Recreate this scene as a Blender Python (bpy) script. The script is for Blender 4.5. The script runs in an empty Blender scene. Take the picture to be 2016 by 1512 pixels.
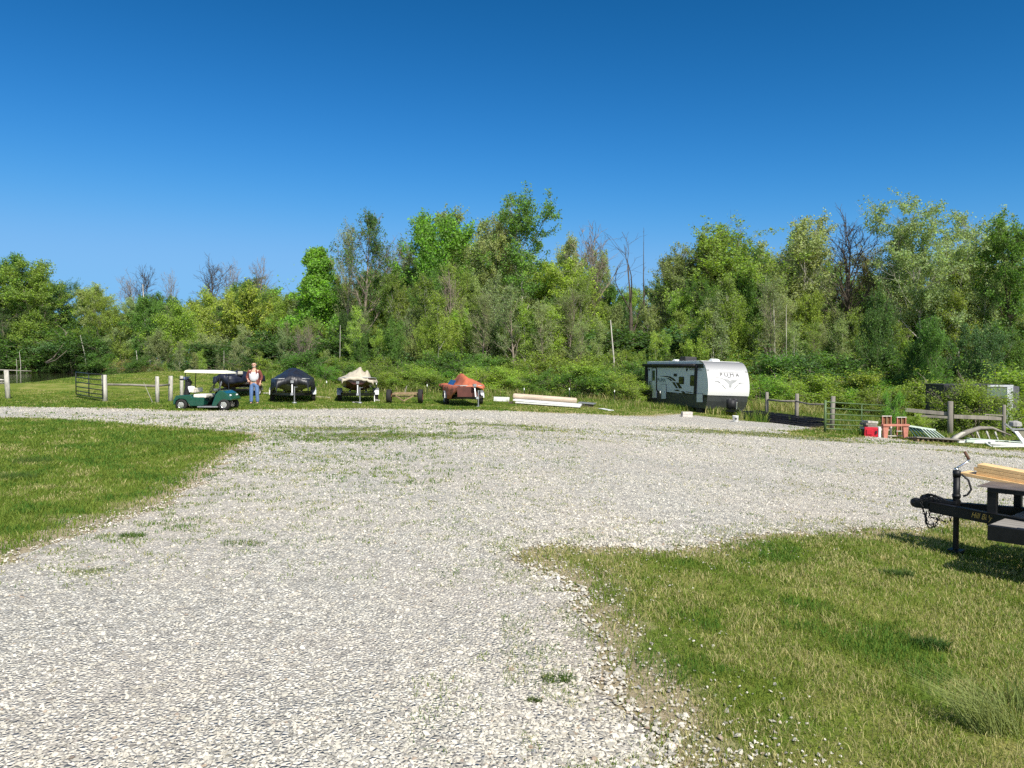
import bpy, math, random
import numpy as np
from mathutils import Vector, Matrix, Euler
from mathutils.geometry import delaunay_2d_cdt
R = math.radians
S = bpy.context.scene
C = S.collection

# ------------------------------------------------------------------ camera
FPX, HOR, CH = 1514.0, 720.0, 1.70
PITCH = math.atan((756 - HOR) / FPX)
cd = bpy.data.cameras.new('camera'); cam = bpy.data.objects.new('camera', cd); C.objects.link(cam)
cam.location = (0, 0, CH); cam.rotation_euler = (math.pi / 2 - PITCH, 0, 0)
cd.sensor_width = 36; cd.lens = FPX / 2016 * 36; cd.clip_start = .05; cd.clip_end = 3000
S.camera = cam
# ------------------------------------------------------------------ sky, sun, exposure
SUN = Vector((.42, -.91, 1.06)).normalized()
el, az = math.asin(SUN.z), math.atan2(SUN.x, SUN.y)
W = bpy.data.worlds.new("World"); S.world = W; W.use_nodes = True
nt = W.node_tree; bg = nt.nodes['Background']
sky = nt.nodes.new('ShaderNodeTexSky'); sky.sky_type = 'NISHITA'; sky.sun_disc = False
sky.sun_elevation = el; sky.sun_rotation = az; sky.altitude = 0
sky.air_density = 1.0; sky.dust_density = 0.15; sky.ozone_density = 5.0
gm = nt.nodes.new('ShaderNodeGamma'); gm.inputs[1].default_value = 1.28
nt.links.new(sky.outputs[0], gm.inputs[0])
tint = nt.nodes.new('ShaderNodeMix'); tint.data_type = 'RGBA'; tint.blend_type = 'MULTIPLY'
tint.inputs[0].default_value = 1; tint.inputs[7].default_value = (.62, 1.0, 1.06, 1)
nt.links.new(gm.outputs[0], tint.inputs[6])
# deepen the clear sky channel by channel: (power, gain, ceiling)
EXPO = .55
sp_ = nt.nodes.new('ShaderNodeSeparateColor'); cb_ = nt.nodes.new('ShaderNodeCombineColor'); nt.links.new(tint.outputs[2], sp_.inputs[0])
geo_ = nt.nodes.new('ShaderNodeTexCoord'); dt_ = nt.nodes.new('ShaderNodeVectorMath'); dt_.operation = 'DOT_PRODUCT'; dt_.inputs[1].default_value = SUN
nt.links.new(geo_.outputs['Generated'], dt_.inputs[0])
sm_ = nt.nodes.new('ShaderNodeMapRange'); nt.links.new(dt_.outputs['Value'], sm_.inputs[0])   # the sky is paler towards the sun, behind the camera
sm_.inputs[1].default_value = .10; sm_.inputs[2].default_value = .50; sm_.inputs[3].default_value = 0; sm_.inputs[4].default_value = 1
for i_, (pw, gn, mxv) in enumerate(((2.15, 6.4, .225), (1.22, 1.02, .54), (1.32, 1.10, .93))):
    last = sp_.outputs[i_]
    for op, v in (('MULTIPLY', .08), ('POWER', pw), ('MULTIPLY', gn), ('POWER', -4), ('ADD', mxv ** -4), ('POWER', -.25), ('MULTIPLY', 10 / 2 ** EXPO)):
        q_ = nt.nodes.new('ShaderNodeMath'); q_.operation = op; nt.links.new(last, q_.inputs[0]); q_.inputs[1].default_value = v
        last = q_.outputs[0]
    nt.links.new(last, cb_.inputs[i_])
pale_ = nt.nodes.new('ShaderNodeMix'); pale_.data_type = 'RGBA'; nt.links.new(sm_.outputs[0], pale_.inputs[0]); nt.links.new(cb_.outputs[0], pale_.inputs[6])
up_ = nt.nodes.new('ShaderNodeMix'); up_.data_type = 'RGBA'; up_.blend_type = 'MULTIPLY'; up_.inputs[0].default_value = 1; up_.inputs[7].default_value = (1.7, 1.4, 1.2, 1)
nt.links.new(sky.outputs[0], up_.inputs[6]); nt.links.new(up_.outputs[2], pale_.inputs[7])
nt.links.new(pale_.outputs[2], bg.inputs[0])
bg.inputs[1].default_value = .1
sl = bpy.data.lights.new('sun', 'SUN'); sl.energy = 4.7; sl.angle = R(.5); sl.color = (1, .945, .84)
so = bpy.data.objects.new('sun', sl); C.objects.link(so)
so.rotation_euler = SUN.to_track_quat('Z', 'Y').to_euler(); so.location = (20, -12, 30)
S.view_settings.view_transform = 'Standard'; S.view_settings.look = 'None'
S.view_settings.gamma = 1; S.view_settings.exposure = EXPO
S.render.engine = 'CYCLES'
S.cycles.max_bounces = 6; S.cycles.diffuse_bounces = 3; S.cycles.glossy_bounces = 2
S.cycles.transmission_bounces = 3; S.cycles.transparent_max_bounces = 4
S.cycles.use_denoising = False
S.cycles.caustics_reflective = False; S.cycles.caustics_refractive = False

# ------------------------------------------------------------------ helpers
Rc = Euler((math.pi / 2 - PITCH, 0, 0)).to_matrix()
def ray(px, py):
    return (Rc @ Vector((px - 1008, 756 - py, -FPX))).normalized()
def sst(a, b, x):
    t = np.clip((x - a) / (b - a), 0, 1); return t * t * (3 - 2 * t)
def gz(x, y):
    x = np.asarray(x, float); y = np.asarray(y, float)
    sp = .5 * (x + np.sqrt(x * x + 2)); sm = sp - x
    sp = np.minimum(sp, 24); sm = np.minimum(sm, 30)
    z = -.068 * sp + .014 * sm - .005 * np.clip(y, 0, 60)
    # low pond dam at the left, and the pond bed behind it
    A = np.interp(x, [-60, -31, -28.6, -27, -26.3, -24.5, -22.4, -17, -13, -9], [.15, .38, .46, .60, .86, 1.05, 1.25, 1.4, .9, 0])
    Yc = np.interp(x, [-60, -31, -28.6, -27, -26.3, -22, -15], [40, 42, 43, 45, 47, 50, 50])
    z = z + A * sst(35.5, Yc, y)
    inp = sst(-9, -16, x) * sst(Yc, Yc + 6, y)
    z = z * (1 - inp) + inp * (.2 + .75 * sst(104, 112, y) + .5 * sst(112, 150, y))
    z = z + .02 * np.sin(x * .55 + 1) * np.sin(y * .4) + .012 * np.sin(x * 1.3 + y * .9)
    return z
def g(x, y): return float(gz(x, y))
def at(px, py):
    d = ray(px, py); t = 1.5
    lo = 1.0; o = Vector((0, 0, CH))
    p = o
    t = 1.0
    while t < 400:
        p = o + d * t
        if p.z < g(p.x, p.y): break
        lo = t; t *= 1.02
    hi = t
    for _ in range(18):
        m = (lo + hi) / 2; p = o + d * m
        if p.z < g(p.x, p.y): hi = m
        else: lo = m
    return o + d * hi
def P(px, py, Y):
    d = ray(px, py); return Vector((0, 0, CH)) + d * (Y / d.y)
def PX(px, Y): return P(px, 720, Y).x
def gp(px, Y, h=0):
    x = PX(px, Y); return Vector((x, Y, g(x, Y) + h))

def vnoise(x, y, seed=0):
    x = np.asarray(x, float); y = np.asarray(y, float)
    xi = np.floor(x).astype(np.int64); yi = np.floor(y).astype(np.int64); xf = x - xi; yf = y - yi
    def h(a, b):
        n = (a * 374761393 + b * 668265263 + seed * 1442695041) & 0xffffffff
        n = ((n ^ (n >> 13)) * 1274126177) & 0xffffffff
        return ((n ^ (n >> 16)) & 0xffff) / 65535.0
    u = xf * xf * (3 - 2 * xf); v = yf * yf * (3 - 2 * yf)
    return (h(xi, yi) * (1 - u) + h(xi + 1, yi) * u) * (1 - v) + (h(xi, yi + 1) * (1 - u) + h(xi + 1, yi + 1) * u) * v
def fbm(x, y, seed=0, o=3):
    s = 0; a = .5
    for k in range(o):
        s = s + a * vnoise(x * 2 ** k, y * 2 ** k, seed + k * 17); a *= .5
    return s / (1 - .5 ** o)

def tag(o, label=None, cat=None, group=None, kind=None):
    for k, v in (('label', label), ('category', cat), ('group', group), ('kind', kind)):
        if v: o[k] = v
    return o
def thing(name, label, cat, loc=(0, 0, 0), rz=0, group=None):
    o = bpy.data.objects.new(name, None); C.objects.link(o); o.empty_display_size = .2
    o.location = loc; o.rotation_euler = (0, 0, rz)
    return tag(o, label, cat, group)
def obj(name, me, m=None, parent=None, loc=None):
    o = bpy.data.objects.new(name, me); C.objects.link(o)
    if m is not None and not me.materials: me.materials.append(m)
    if parent is not None: o.parent = parent
    if loc is not None: o.location = loc
    return o
def copy_tree(o, parent=None):
    c = o.copy(); C.objects.link(c)
    if parent is not None: c.parent = parent
    for ch in list(o.children): copy_tree(ch, c)
    return c

# ------------------------------------------------------------------ materials
MC = {}
def mat(name, c, rough=.75, metal=0., var=.18, scale=6., bump=0., c2=None, spec=.3, stretch=(1, 1, 1), coat=0):
    if name in MC: return MC[name]
    m = bpy.data.materials.new(name); m.use_nodes = True; n = m.node_tree; b = n.nodes['Principled BSDF']
    b.inputs['Roughness'].default_value = rough; b.inputs['Metallic'].default_value = metal
    b.inputs['Specular IOR Level'].default_value = spec; b.inputs['Coat Weight'].default_value = coat
    tc = n.nodes.new('ShaderNodeTexCoord'); mp = n.nodes.new('ShaderNodeMapping'); mp.inputs['Scale'].default_value = stretch
    nz = n.nodes.new('ShaderNodeTexNoise'); nz.inputs['Scale'].default_value = scale; nz.inputs['Detail'].default_value = 6
    nz.inputs['Roughness'].default_value = .65
    n.links.new(tc.outputs['Object'], mp.inputs[0]); n.links.new(mp.outputs[0], nz.inputs[0])
    rp = n.nodes.new('ShaderNodeValToRGB'); rp.color_ramp.elements[0].position = .3; rp.color_ramp.elements[1].position = .7
    a = [max(0, v * (1 - var)) for v in c]; d = c2 if c2 else [min(1, v * (1 + var)) for v in c]
    rp.color_ramp.elements[0].color = (*a, 1); rp.color_ramp.elements[1].color = (*d, 1)
    n.links.new(nz.outputs[0], rp.inputs[0]); n.links.new(rp.outputs[0], b.inputs['Base Color'])
    if bump:
        bp = n.nodes.new('ShaderNodeBump'); bp.inputs['Strength'].default_value = bump; bp.inputs['Distance'].default_value = .02
        n.links.new(nz.outputs[0], bp.inputs['Height']); n.links.new(bp.outputs[0], b.inputs['Normal'])
    MC[name] = m; return m

def leafmat(name, trans=.35, var=.4):
    """foliage: tree's own colour (object colour), varied per leaf and per clump, with light passing through"""
    m = bpy.data.materials.new(name); m.use_nodes = True; n = m.node_tree
    for x in list(n.nodes): n.nodes.remove(x)
    out = n.nodes.new('ShaderNodeOutputMaterial'); mix = n.nodes.new('ShaderNodeMixShader'); mix.inputs[0].default_value = trans
    d = n.nodes.new('ShaderNodeBsdfPrincipled'); d.inputs['Roughness'].default_value = .6; d.inputs['Specular IOR Level'].default_value = .25
    t = n.nodes.new('ShaderNodeBsdfTranslucent')
    oi = n.nodes.new('ShaderNodeObjectInfo'); ge = n.nodes.new('ShaderNodeNewGeometry')
    tc = n.nodes.new('ShaderNodeTexCoord'); nz = n.nodes.new('ShaderNodeTexNoise'); nz.inputs['Scale'].default_value = .55; nz.inputs['Detail'].default_value = 3
    n.links.new(tc.outputs['Object'], nz.inputs[0])
    hs = n.nodes.new('ShaderNodeHueSaturation')
    mh = n.nodes.new('ShaderNodeMapRange'); mh.inputs[3].default_value = .49; mh.inputs[4].default_value = .525
    n.links.new(nz.outputs[0], mh.inputs[0]); n.links.new(mh.outputs[0], hs.inputs['Hue'])
    ms = n.nodes.new('ShaderNodeMapRange'); ms.inputs[3].default_value = .75; ms.inputs[4].default_value = 1.08
    n.links.new(ge.outputs['Random Per Island'], ms.inputs[0]); n.links.new(ms.outputs[0], hs.inputs['Saturation'])
    mv = n.nodes.new('ShaderNodeMapRange'); mv.inputs[3].default_value = 1 - var; mv.inputs[4].default_value = 1 + var * 1.25
    n.links.new(ge.outputs['Random Per Island'], mv.inputs[0])
    n.links.new(mv.outputs[0], hs.inputs['Value'])
    n.links.new(oi.outputs['Color'], hs.inputs['Color'])
    n.links.new(hs.outputs[0], d.inputs['Base Color'])
    sc = n.nodes.new('ShaderNodeMix'); sc.data_type = 'RGBA'; sc.blend_type = 'MULTIPLY'; sc.inputs[0].default_value = 1
    sc.inputs[7].default_value = (1.35, 1.3, .55, 1)
    n.links.new(hs.outputs[0], sc.inputs[6]); n.links.new(sc.outputs[2], t.inputs[0])
    n.links.new(d.outputs[0], mix.inputs[1]); n.links.new(t.outputs[0], mix.inputs[2]); n.links.new(mix.outputs[0], out.inputs[0])
    return m
LEAF = leafmat('leaf', .45)

# ------------------------------------------------------------------ mesh builder
class MB:
    def __init__(s): s.v = []; s.f = []
    def add(s, vs, fs):
        b = len(s.v); s.v += [tuple(v) for v in vs]; s.f += [tuple(i + b for i in f) for f in fs]; return s
    def box(s, x0, x1, y0, y1, z0, z1, M=None, taper=0):
        vs = [Vector(p) for p in ((x0, y0, z0), (x1, y0, z0), (x1, y1, z0), (x0, y1, z0), (x0 + taper, y0 + taper, z1), (x1 - taper, y0 + taper, z1), (x1 - taper, y1 - taper, z1), (x0 + taper, y1 - taper, z1))]
        if M: vs = [M @ v for v in vs]
        return s.add(vs, [(0, 3, 2, 1), (4, 5, 6, 7), (0, 1, 5, 4), (1, 2, 6, 5), (2, 3, 7, 6), (3, 0, 4, 7)])
    def bar(s, a, b, w, h=None, up=(0, 0, 1)):
        """rectangular bar from a to b"""
        a = Vector(a); b = Vector(b); h = h or w; d = (b - a).normalized(); u = Vector(up)
        if abs(d.dot(u)) > .98: u = Vector((1, 0, 0))
        sd = d.cross(u).normalized(); u = sd.cross(d)
        vs = [p + sd * (i * w / 2) + u * (j * h / 2) for p in (a, b) for i, j in ((-1, -1), (1, -1), (1, 1), (-1, 1))]
        return s.add(vs, [(0, 1, 2, 3), (7, 6, 5, 4), (0, 4, 5, 1), (1, 5, 6, 2), (2, 6, 7, 3), (3, 7, 4, 0)])
    def tube(s, pts, r, n=8, cap=True):
        pts = [Vector(p) for p in pts]; rs = r if isinstance(r, (list, tuple)) else [r] * len(pts)
        b = len(s.v); prev = None
        for i, p in enumerate(pts):
            d = (pts[min(i + 1, len(pts) - 1)] - pts[max(i - 1, 0)])
            d = d.normalized() if d.length > 1e-9 else Vector((0, 0, 1))
            if prev is None:
                u = Vector((0, 0, 1)) if abs(d.z) < .9 else Vector((1, 0, 0))
                sd = d.cross(u).normalized()
            else: sd = (prev - d * prev.dot(d)).normalized()
            prev = sd; u = sd.cross(d)
            for k in range(n):
                a = 2 * math.pi * k / n; s.v.append(tuple(p + (sd * math.cos(a) + u * math.sin(a)) * rs[i]))
        for i in range(len(pts) - 1):
            for k in range(n):
                k2 = (k + 1) % n; s.f.append((b + i * n + k, b + i * n + k2, b + (i + 1) * n + k2, b + (i + 1) * n + k))
        if cap:
            s.f.append(tuple(b + k for k in range(n))[::-1]); e = b + (len(pts) - 1) * n; s.f.append(tuple(e + k for k in range(n)))
        return s
    def prism(s, poly, a, b, ax='x'):
        """poly 2-D points extruded from a to b along an axis"""
        n = len(poly)
        def q(p, t): return {'x': (t, p[0], p[1]), 'y': (p[0], t, p[1]), 'z': (p[0], p[1], t)}[ax]
        return s.add([q(p, a) for p in poly] + [q(p, b) for p in poly],
                     [tuple(range(n))[::-1], tuple(range(n, 2 * n))] + [(i, (i + 1) % n, (i + 1) % n + n, i + n) for i in range(n)])
    def grid(s, rows):
        n = len(rows[0])
        return s.add([p for r in rows for p in r], [(i * n + j, i * n + j + 1, (i + 1) * n + j + 1, (i + 1) * n + j) for i in range(len(rows) - 1) for j in range(n - 1)])
    def lathe(s, prof, n=16, M=None, cap=True):
        """(r,z) profile round z"""
        vs = [Vector((r * math.cos(2 * math.pi * k / n), r * math.sin(2 * math.pi * k / n), z)) for r, z in prof for k in range(n)]
        if M: vs = [M @ v for v in vs]
        m = len(prof)
        return s.add(vs, [(i * n + k, i * n + (k + 1) % n, (i + 1) * n + (k + 1) % n, (i + 1) * n + k) for i in range(m - 1) for k in range(n)] + ([tuple(range(n))[::-1], tuple(range((m - 1) * n, m * n))] if cap else []))
    def ball(s, c, r, n=10, m=6, sq=(1, 1, 1)):
        c = Vector(c); pr = [(math.sin(math.pi * i / m) * r, -math.cos(math.pi * i / m) * r) for i in range(m + 1)]
        pr[0] = (r * .02, -r); pr[-1] = (r * .02, r)
        return s.lathe(pr, n, Matrix.Translation(c) @ Matrix.Diagonal((*sq, 1)))
    def mesh(s, name, smooth=False, bevel=0):
        me = bpy.data.meshes.new(name); me.from_pydata(s.v, [], s.f); me.update()
        if bevel:
            import bmesh
            bm = bmesh.new(); bm.from_mesh(me)
            bmesh.ops.bevel(bm, geom=[e for e in bm.edges if len(e.link_faces) == 2 and e.calc_face_angle(0) > .7], offset=bevel, segments=2, profile=.6, affect='EDGES', clamp_overlap=True)
            bm.to_mesh(me); bm.free()
        if smooth: me.shade_smooth() if hasattr(me, 'shade_smooth') else None
        return me
    def build(s, name, m, parent=None, smooth=False, bevel=0, loc=None):
        return obj(name, s.mesh(name, smooth, bevel), m, parent, loc)
def npmesh(name, V, F, col=None, smooth=False):
    """V (n,3), F (m,k) all faces k-sided"""
    me = bpy.data.meshes.new(name); V = np.asarray(V, np.float32); F = np.asarray(F, np.int32); k = F.shape[1]
    me.vertices.add(len(V)); me.vertices.foreach_set('co', V.ravel())
    me.loops.add(F.size); me.loops.foreach_set('vertex_index', F.ravel())
    me.polygons.add(len(F)); me.polygons.foreach_set('loop_start', np.arange(0, F.size, k, dtype=np.int32))
    me.polygons.foreach_set('use_smooth', np.full(len(F), smooth))
    if col is not None:
        ca = me.color_attributes.new('Col', 'FLOAT_COLOR', 'POINT')
        cc = np.ones((len(V), 4), np.float32); cc[:, :col.shape[1]] = col; ca.data.foreach_set('color', cc.ravel())
    me.update(calc_edges=True); return me
def fattr(me, name, a):
    t = me.attributes.new(name, 'FLOAT', 'POINT'); t.data.foreach_set('value', np.asarray(a, np.float32))
def text_mesh(s, size, ext=.004):
    cu = bpy.data.curves.new('t', 'FONT'); cu.body = s; cu.size = size; cu.extrude = ext; cu.align_x = 'CENTER'; cu.align_y = 'CENTER'
    o = bpy.data.objects.new('t', cu); C.objects.link(o)
    bpy.context.view_layer.update()
    me = bpy.data.meshes.new_from_object(o.evaluated_get(bpy.context.evaluated_depsgraph_get()))
    bpy.data.objects.remove(o); bpy.data.curves.remove(cu); return me
def skin_mesh(name, vs, es, rs, sub=2):
    me = bpy.data.meshes.new(name); me.from_pydata(vs, es, []); o = bpy.data.objects.new(name, me); C.objects.link(o)
    sk = o.modifiers.new('s', 'SKIN'); sk.use_smooth_shade = True
    for i, r in enumerate(rs):
        me.skin_vertices[0].data[i].radius = (r, r) if not isinstance(r, tuple) else r
    me.skin_vertices[0].data[0].use_root = True
    ss = o.modifiers.new('u', 'SUBSURF'); ss.levels = sub; ss.render_levels = sub
    bpy.context.view_layer.update()
    m2 = bpy.data.meshes.new_from_object(o.evaluated_get(bpy.context.evaluated_depsgraph_get()))
    bpy.data.objects.remove(o); return m2

# ================================================================== THE SETTING
# outline of the gravel, read off the photograph and laid on the ground
GP = [(-500, 799), (-200, 800), (0, 801), (150, 803), (340, 809), (480, 807), (640, 805), (800, 806), (960, 808), (1110, 813), (1160, 814), (1262, 819), (1300, 816), (1340, 815), (1400, 821), (1470, 829), (1560, 832), (1622, 838),
      (1600, 846), (1540, 849), (1560, 856), (1640, 864), (1700, 859), (1745, 861), (1800, 869), (1850, 876), (1940, 884), (2016, 888), (2200, 900), (2300, 960), (2200, 990),
      (2016, 1012), (1900, 1028), (1800, 1042), (1700, 1047), (1600, 1052), (1500, 1058), (1400, 1077), (1330, 1087), (1250, 1082), (1150, 1078), (1060, 1078), (1030, 1098), (1080, 1122), (1130, 1140), (1160, 1180), (1190, 1240), (1215, 1310), (1250, 1370), (1290, 1430), (1340, 1505)]
GW = [at(*p).xy for p in GP] + [Vector(p) for p in ((.62, 2.4), (.9, 0), (1.5, -7), (-9, -7), (-9, 2), (-6.5, 5.2))]
GW += [at(*p).xy for p in [(-300, 1160), (0, 1102), (60, 1080), (130, 1052), (180, 1025), (240, 1017), (310, 992), (370, 957), (390, 937), (430, 907), (470, 877), (505, 858), (480, 852), (400, 847), (300, 840), (200, 832), (100, 825), (0, 823), (-200, 822), (-500, 821)]]
GA = np.array([tuple(p) for p in GW])
def disp(x, y):
    """wobble of the gravel's edge, in metres, growing a little away from the camera"""
    s = .10 + .02 * np.clip(y, 0, 40) * .35
    return x + s * 2 * (fbm(x * 2.2, y * 2.2, 3) - .5) + .12 * (fbm(x * 9, y * 9, 5) - .5), y + s * 2.6 * (fbm(x * 2.2, y * 2.2, 9) - .5) + .16 * (fbm(x * 9, y * 9, 7) - .5)
def inside(x, y, poly=GA):
    x = np.asarray(x, float); y = np.asarray(y, float); r = np.zeros(x.shape, bool); n = len(poly)
    for i in range(n):
        x0, y0 = poly[i]; x1, y1 = poly[(i + 1) % n]
        if y0 == y1: continue
        c = (y0 > y) != (y1 > y); r ^= c & (x < (x1 - x0) * (y - y0) / (y1 - y0) + x0)
    return r
def edge_dist(x, y, poly=GA):
    d = np.full(np.shape(x), 1e9); n = len(poly)
    for i in range(n):
        x0, y0 = poly[i]; x1, y1 = poly[(i + 1) % n]; dx, dy = x1 - x0, y1 - y0
        t = np.clip(((x - x0) * dx + (y - y0) * dy) / (dx * dx + dy * dy + 1e-9), 0, 1)
        d = np.minimum(d, np.hypot(x - x0 - t * dx, y - y0 - t * dy))
    return d

# green weeds and bare places in the gravel: (px, py, half width m, half depth m, strength)
WEED = [(660, 845, 2.6, 1.0, .75), (740, 858, 3.2, 1.3, .8), (560, 850, 2, .8, .6), (640, 866, 2.6, .9, .7), (860, 861, 2.6, .7, .65), (1000, 838, 2.6, .8, .75), (900, 835, 1.8, .5, .5), (1060, 847, 2.2, .8, .55), (1110, 864, 1.8, .5, .5),
        (1350, 850, 2.6, 1.0, .65), (1450, 853, 2.8, 1.1, .95), (1560, 858, 2.8, 1.0, .95), (1640, 868, 2.2, .7, .8), (1290, 868, 2.0, .5, .5), (1240, 858, 1.6, .5, .5), (1770, 872, 2.0, .5, .8), (1900, 892, 2.2, .6, .6), (1980, 900, 1.6, .6, .6),
        (560, 900, 2.2, 1.4, .35), (620, 925, 1.4, .9, .42), (500, 925, 1.0, .7, .4), (700, 950, 1.6, 1.2, .22), (430, 985, .9, .6, .35), (600, 1010, 1.5, 1.0, .24), (760, 1030, 1.5, 1.0, .22), (480, 1050, 1.2, .7, .25),
        (1600, 960, 1.6, .8, .25), (1750, 985, 1.2, .6, .35), (1650, 1030, .6, .2, .6), (1780, 1020, .7, .3, .5), (1100, 1100, .5, .3, .9), (1150, 1085, .4, .15, .5), (1690, 930, 1.4, .7, .25), (1900, 960, 1.4, .7, .3), (1960, 1000, 1, .4, .4),
        (1240, 1320, .22, .12, .5), (1095, 1340, .1, .06, .9), (1180, 1270, .25, .15, .4), (30, 1150, .5, .3, .3), (140, 1090, .6, .35, .45), (250, 1060, .6, .35, .5), (330, 1035, .7, .35, .5), (480, 1072, .3, .1, .9), (400, 1010, .8, .5, .35), (160, 1150, .4, .2, .3), (180, 1125, .25, .08, .7), (260, 1055, .25, .1, .9), (345, 1042, .2, .1, .9)]
WB = [(at(a, b), rx, ry, s) for a, b, rx, ry, s in WEED]
def weed(x, y):
    w = np.zeros(np.shape(x))
    for p, rx, ry, s in WB:
        w = np.maximum(w, s * np.exp(-1.1 * (((x - p.x) / rx) ** 2 + ((y - p.y) / ry) ** 2) ** 1.3))
    return w

def cs(lo, hi, d0, gr):
    a = [0.0]; d = d0
    while a[-1] < hi: a.append(a[-1] + d); d *= gr
    b = [0.0]; d = d0
    while b[-1] > lo: b.append(b[-1] - d); d *= gr
    return np.array(sorted(set(b[1:] + a)))
xs = cs(-220, 220, .10, 1.022); ys = np.concatenate([np.arange(-9, 0, .5), cs(0, 520, .10, 1.016)])
X, Y = np.meshgrid(xs, ys); Z = gz(X, Y)
nx, ny = len(xs), len(ys)
idx = np.arange(nx * ny).reshape(ny, nx)
F = np.stack([idx[:-1, :-1], idx[:-1, 1:], idx[1:, 1:], idx[1:, :-1]], -1).reshape(-1, 4)
gme = npmesh('ground', np.stack([X, Y, Z], -1).reshape(-1, 3), F, smooth=True)
dxx, dyy = disp(X, Y)
ed = np.where(inside(dxx, dyy), 0, np.minimum(edge_dist(X, Y), 9))
fattr(gme, 'edge', ed.ravel())

def N(n, t, **k):
    x = n.nodes.new(t)
    for a, b in k.items(): setattr(x, a, b)
    return x
def noise(n, tc, scale, detail=4, rough=.6, stretch=None):
    nz = N(n, 'ShaderNodeTexNoise'); nz.inputs['Scale'].default_value = scale; nz.inputs['Detail'].default_value = detail; nz.inputs['Roughness'].default_value = rough
    if stretch:
        mp = N(n, 'ShaderNodeMapping'); mp.inputs['Scale'].default_value = stretch; n.links.new(tc, mp.inputs[0]); n.links.new(mp.outputs[0], nz.inputs[0])
    else: n.links.new(tc, nz.inputs[0])
    return nz.outputs[0]
def ramp(n, f, stops):
    r = N(n, 'ShaderNodeValToRGB'); e = r.color_ramp.elements
    while len(e) < len(stops): e.new(.5)
    for i, (p, c) in enumerate(stops): e[i].position = p; e[i].color = (*c, 1)
    n.links.new(f, r.inputs[0]); return r.outputs[0]
def mixc(n, f, a, b, mode='MIX'):
    m = N(n, 'ShaderNodeMix', data_type='RGBA', blend_type=mode)
    for s, v in ((0, f), (6, a), (7, b)):
        if hasattr(v, 'links'): n.links.new(v, m.inputs[s])
        else: m.inputs[s].default_value = v if s == 0 else (*v, 1)
    return m.outputs[2]
def mathn(n, op, a, b=None, c=None):
    m = N(n, 'ShaderNodeMath', operation=op)
    for i, v in enumerate((a, b, c)):
        if v is None: continue
        if hasattr(v, 'links'): n.links.new(v, m.inputs[i])
        else: m.inputs[i].default_value = v
    return m.outputs[0]
def mrange(n, v, a, b, c=0, d=1):
    m = N(n, 'ShaderNodeMapRange'); n.links.new(v, m.inputs[0])
    for i, q in enumerate((a, b, c, d)): m.inputs[i + 1].default_value = q
    return m.outputs[0]

m = bpy.data.materials.new('lawn'); m.use_nodes = True; n = m.node_tree; b = n.nodes['Principled BSDF']; b.inputs['Roughness'].default_value = .95; b.inputs['Specular IOR Level'].default_value = .1
tc = N(n, 'ShaderNodeTexCoord').outputs['Object']
big = noise(n, tc, .22, 4, .6, (1, .8, 1)); mid = noise(n, tc, 1.3, 5, .65); fine = noise(n, tc, 38, 5, .7)
base = ramp(n, big, [(.3, (.11, .165, .022)), (.5, (.155, .20, .030)), (.68, (.205, .23, .045))])
base = mixc(n, mrange(n, mid, .48, .72), base, (.32, .29, .10))
dk = mrange(n, mid, .44, .3); base = mixc(n, dk, base, (.09, .16, .02))
base = mixc(n, .75, base, ramp(n, fine, [(.28, (.25, .27, .2)), (.5, (.8, .8, .8)), (.72, (1.5, 1.45, 1.2))]), 'MULTIPLY')
at_ = N(n, 'ShaderNodeAttribute', attribute_name='edge').outputs['Fac']
e = mrange(n, mathn(n, 'SUBTRACT', at_, mathn(n, 'MULTIPLY', mathn(n, 'SUBTRACT', mid, .40), 1.6)), .35, .02)
soil = ramp(n, fine, [(.3, (.22, .17, .11)), (.5, (.36, .29, .20)), (.7, (.50, .43, .33))])
base = mixc(n, mathn(n, 'MULTIPLY', e, .85), base, soil)
n.links.new(base, b.inputs['Base Color'])
bp = N(n, 'ShaderNodeBump'); bp.inputs['Strength'].default_value = .8; bp.inputs['Distance'].default_value = .03
n.links.new(mathn(n, 'ADD', fine, mid), bp.inputs['Height']); n.links.new(bp.outputs[0], b.inputs['Normal'])
LAWN = m
tag(obj('ground', gme, LAWN), kind='structure')

# ---- the gravel yard: one sheet with its ragged outline
pts = []
for i in range(len(GA)):
    a = Vector(GA[i]); c = Vector(GA[(i + 1) % len(GA)]); L = (c - a).length; st = max(.07, .012 * max(0, (a.y + c.y) / 2)); k = max(1, int(L / st))
    for j in range(k): pts.append(a + (c - a) * (j / k))
px_ = np.array([tuple(p) for p in pts]); q = disp(px_[:, 0], px_[:, 1])
bx = 2 * px_[:, 0] - q[0]; by = 2 * px_[:, 1] - q[1]
gx, gy = [], []
yy = -6.9
while yy < 45:
    s = .22 + .012 * max(0, yy); xx = -34
    row = np.arange(-34, 22, s); gx.append(row + (random.random()) * s * .5); gy.append(np.full(len(row), yy)); yy += s
gx = np.concatenate(gx); gy = np.concatenate(gy)
PB = np.stack([bx, by], -1)
ok = inside(gx, gy, PB)
gx, gy = gx[ok], gy[ok]; nb = len(PB)
vs = [Vector((float(a), float(c))) for a, c in zip(np.concatenate([bx, gx]), np.concatenate([by, gy]))]
res = delaunay_2d_cdt(vs, [], [list(range(nb))], 1, 1e-5)
vv = np.array([tuple(v) for v in res[0]]); tr = np.array([f for f in res[2] if len(f) == 3])
V3 = np.stack([vv[:, 0], vv[:, 1], gz(vv[:, 0], vv[:, 1]) + .012 - .03 * sst(.10, 0, edge_dist(vv[:, 0], vv[:, 1], PB))], -1)
e1 = V3[tr[:, 1]] - V3[tr[:, 0]]; e2 = V3[tr[:, 2]] - V3[tr[:, 0]]; fl = (e1[:, 0] * e2[:, 1] - e1[:, 1] * e2[:, 0]) < 0
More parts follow.
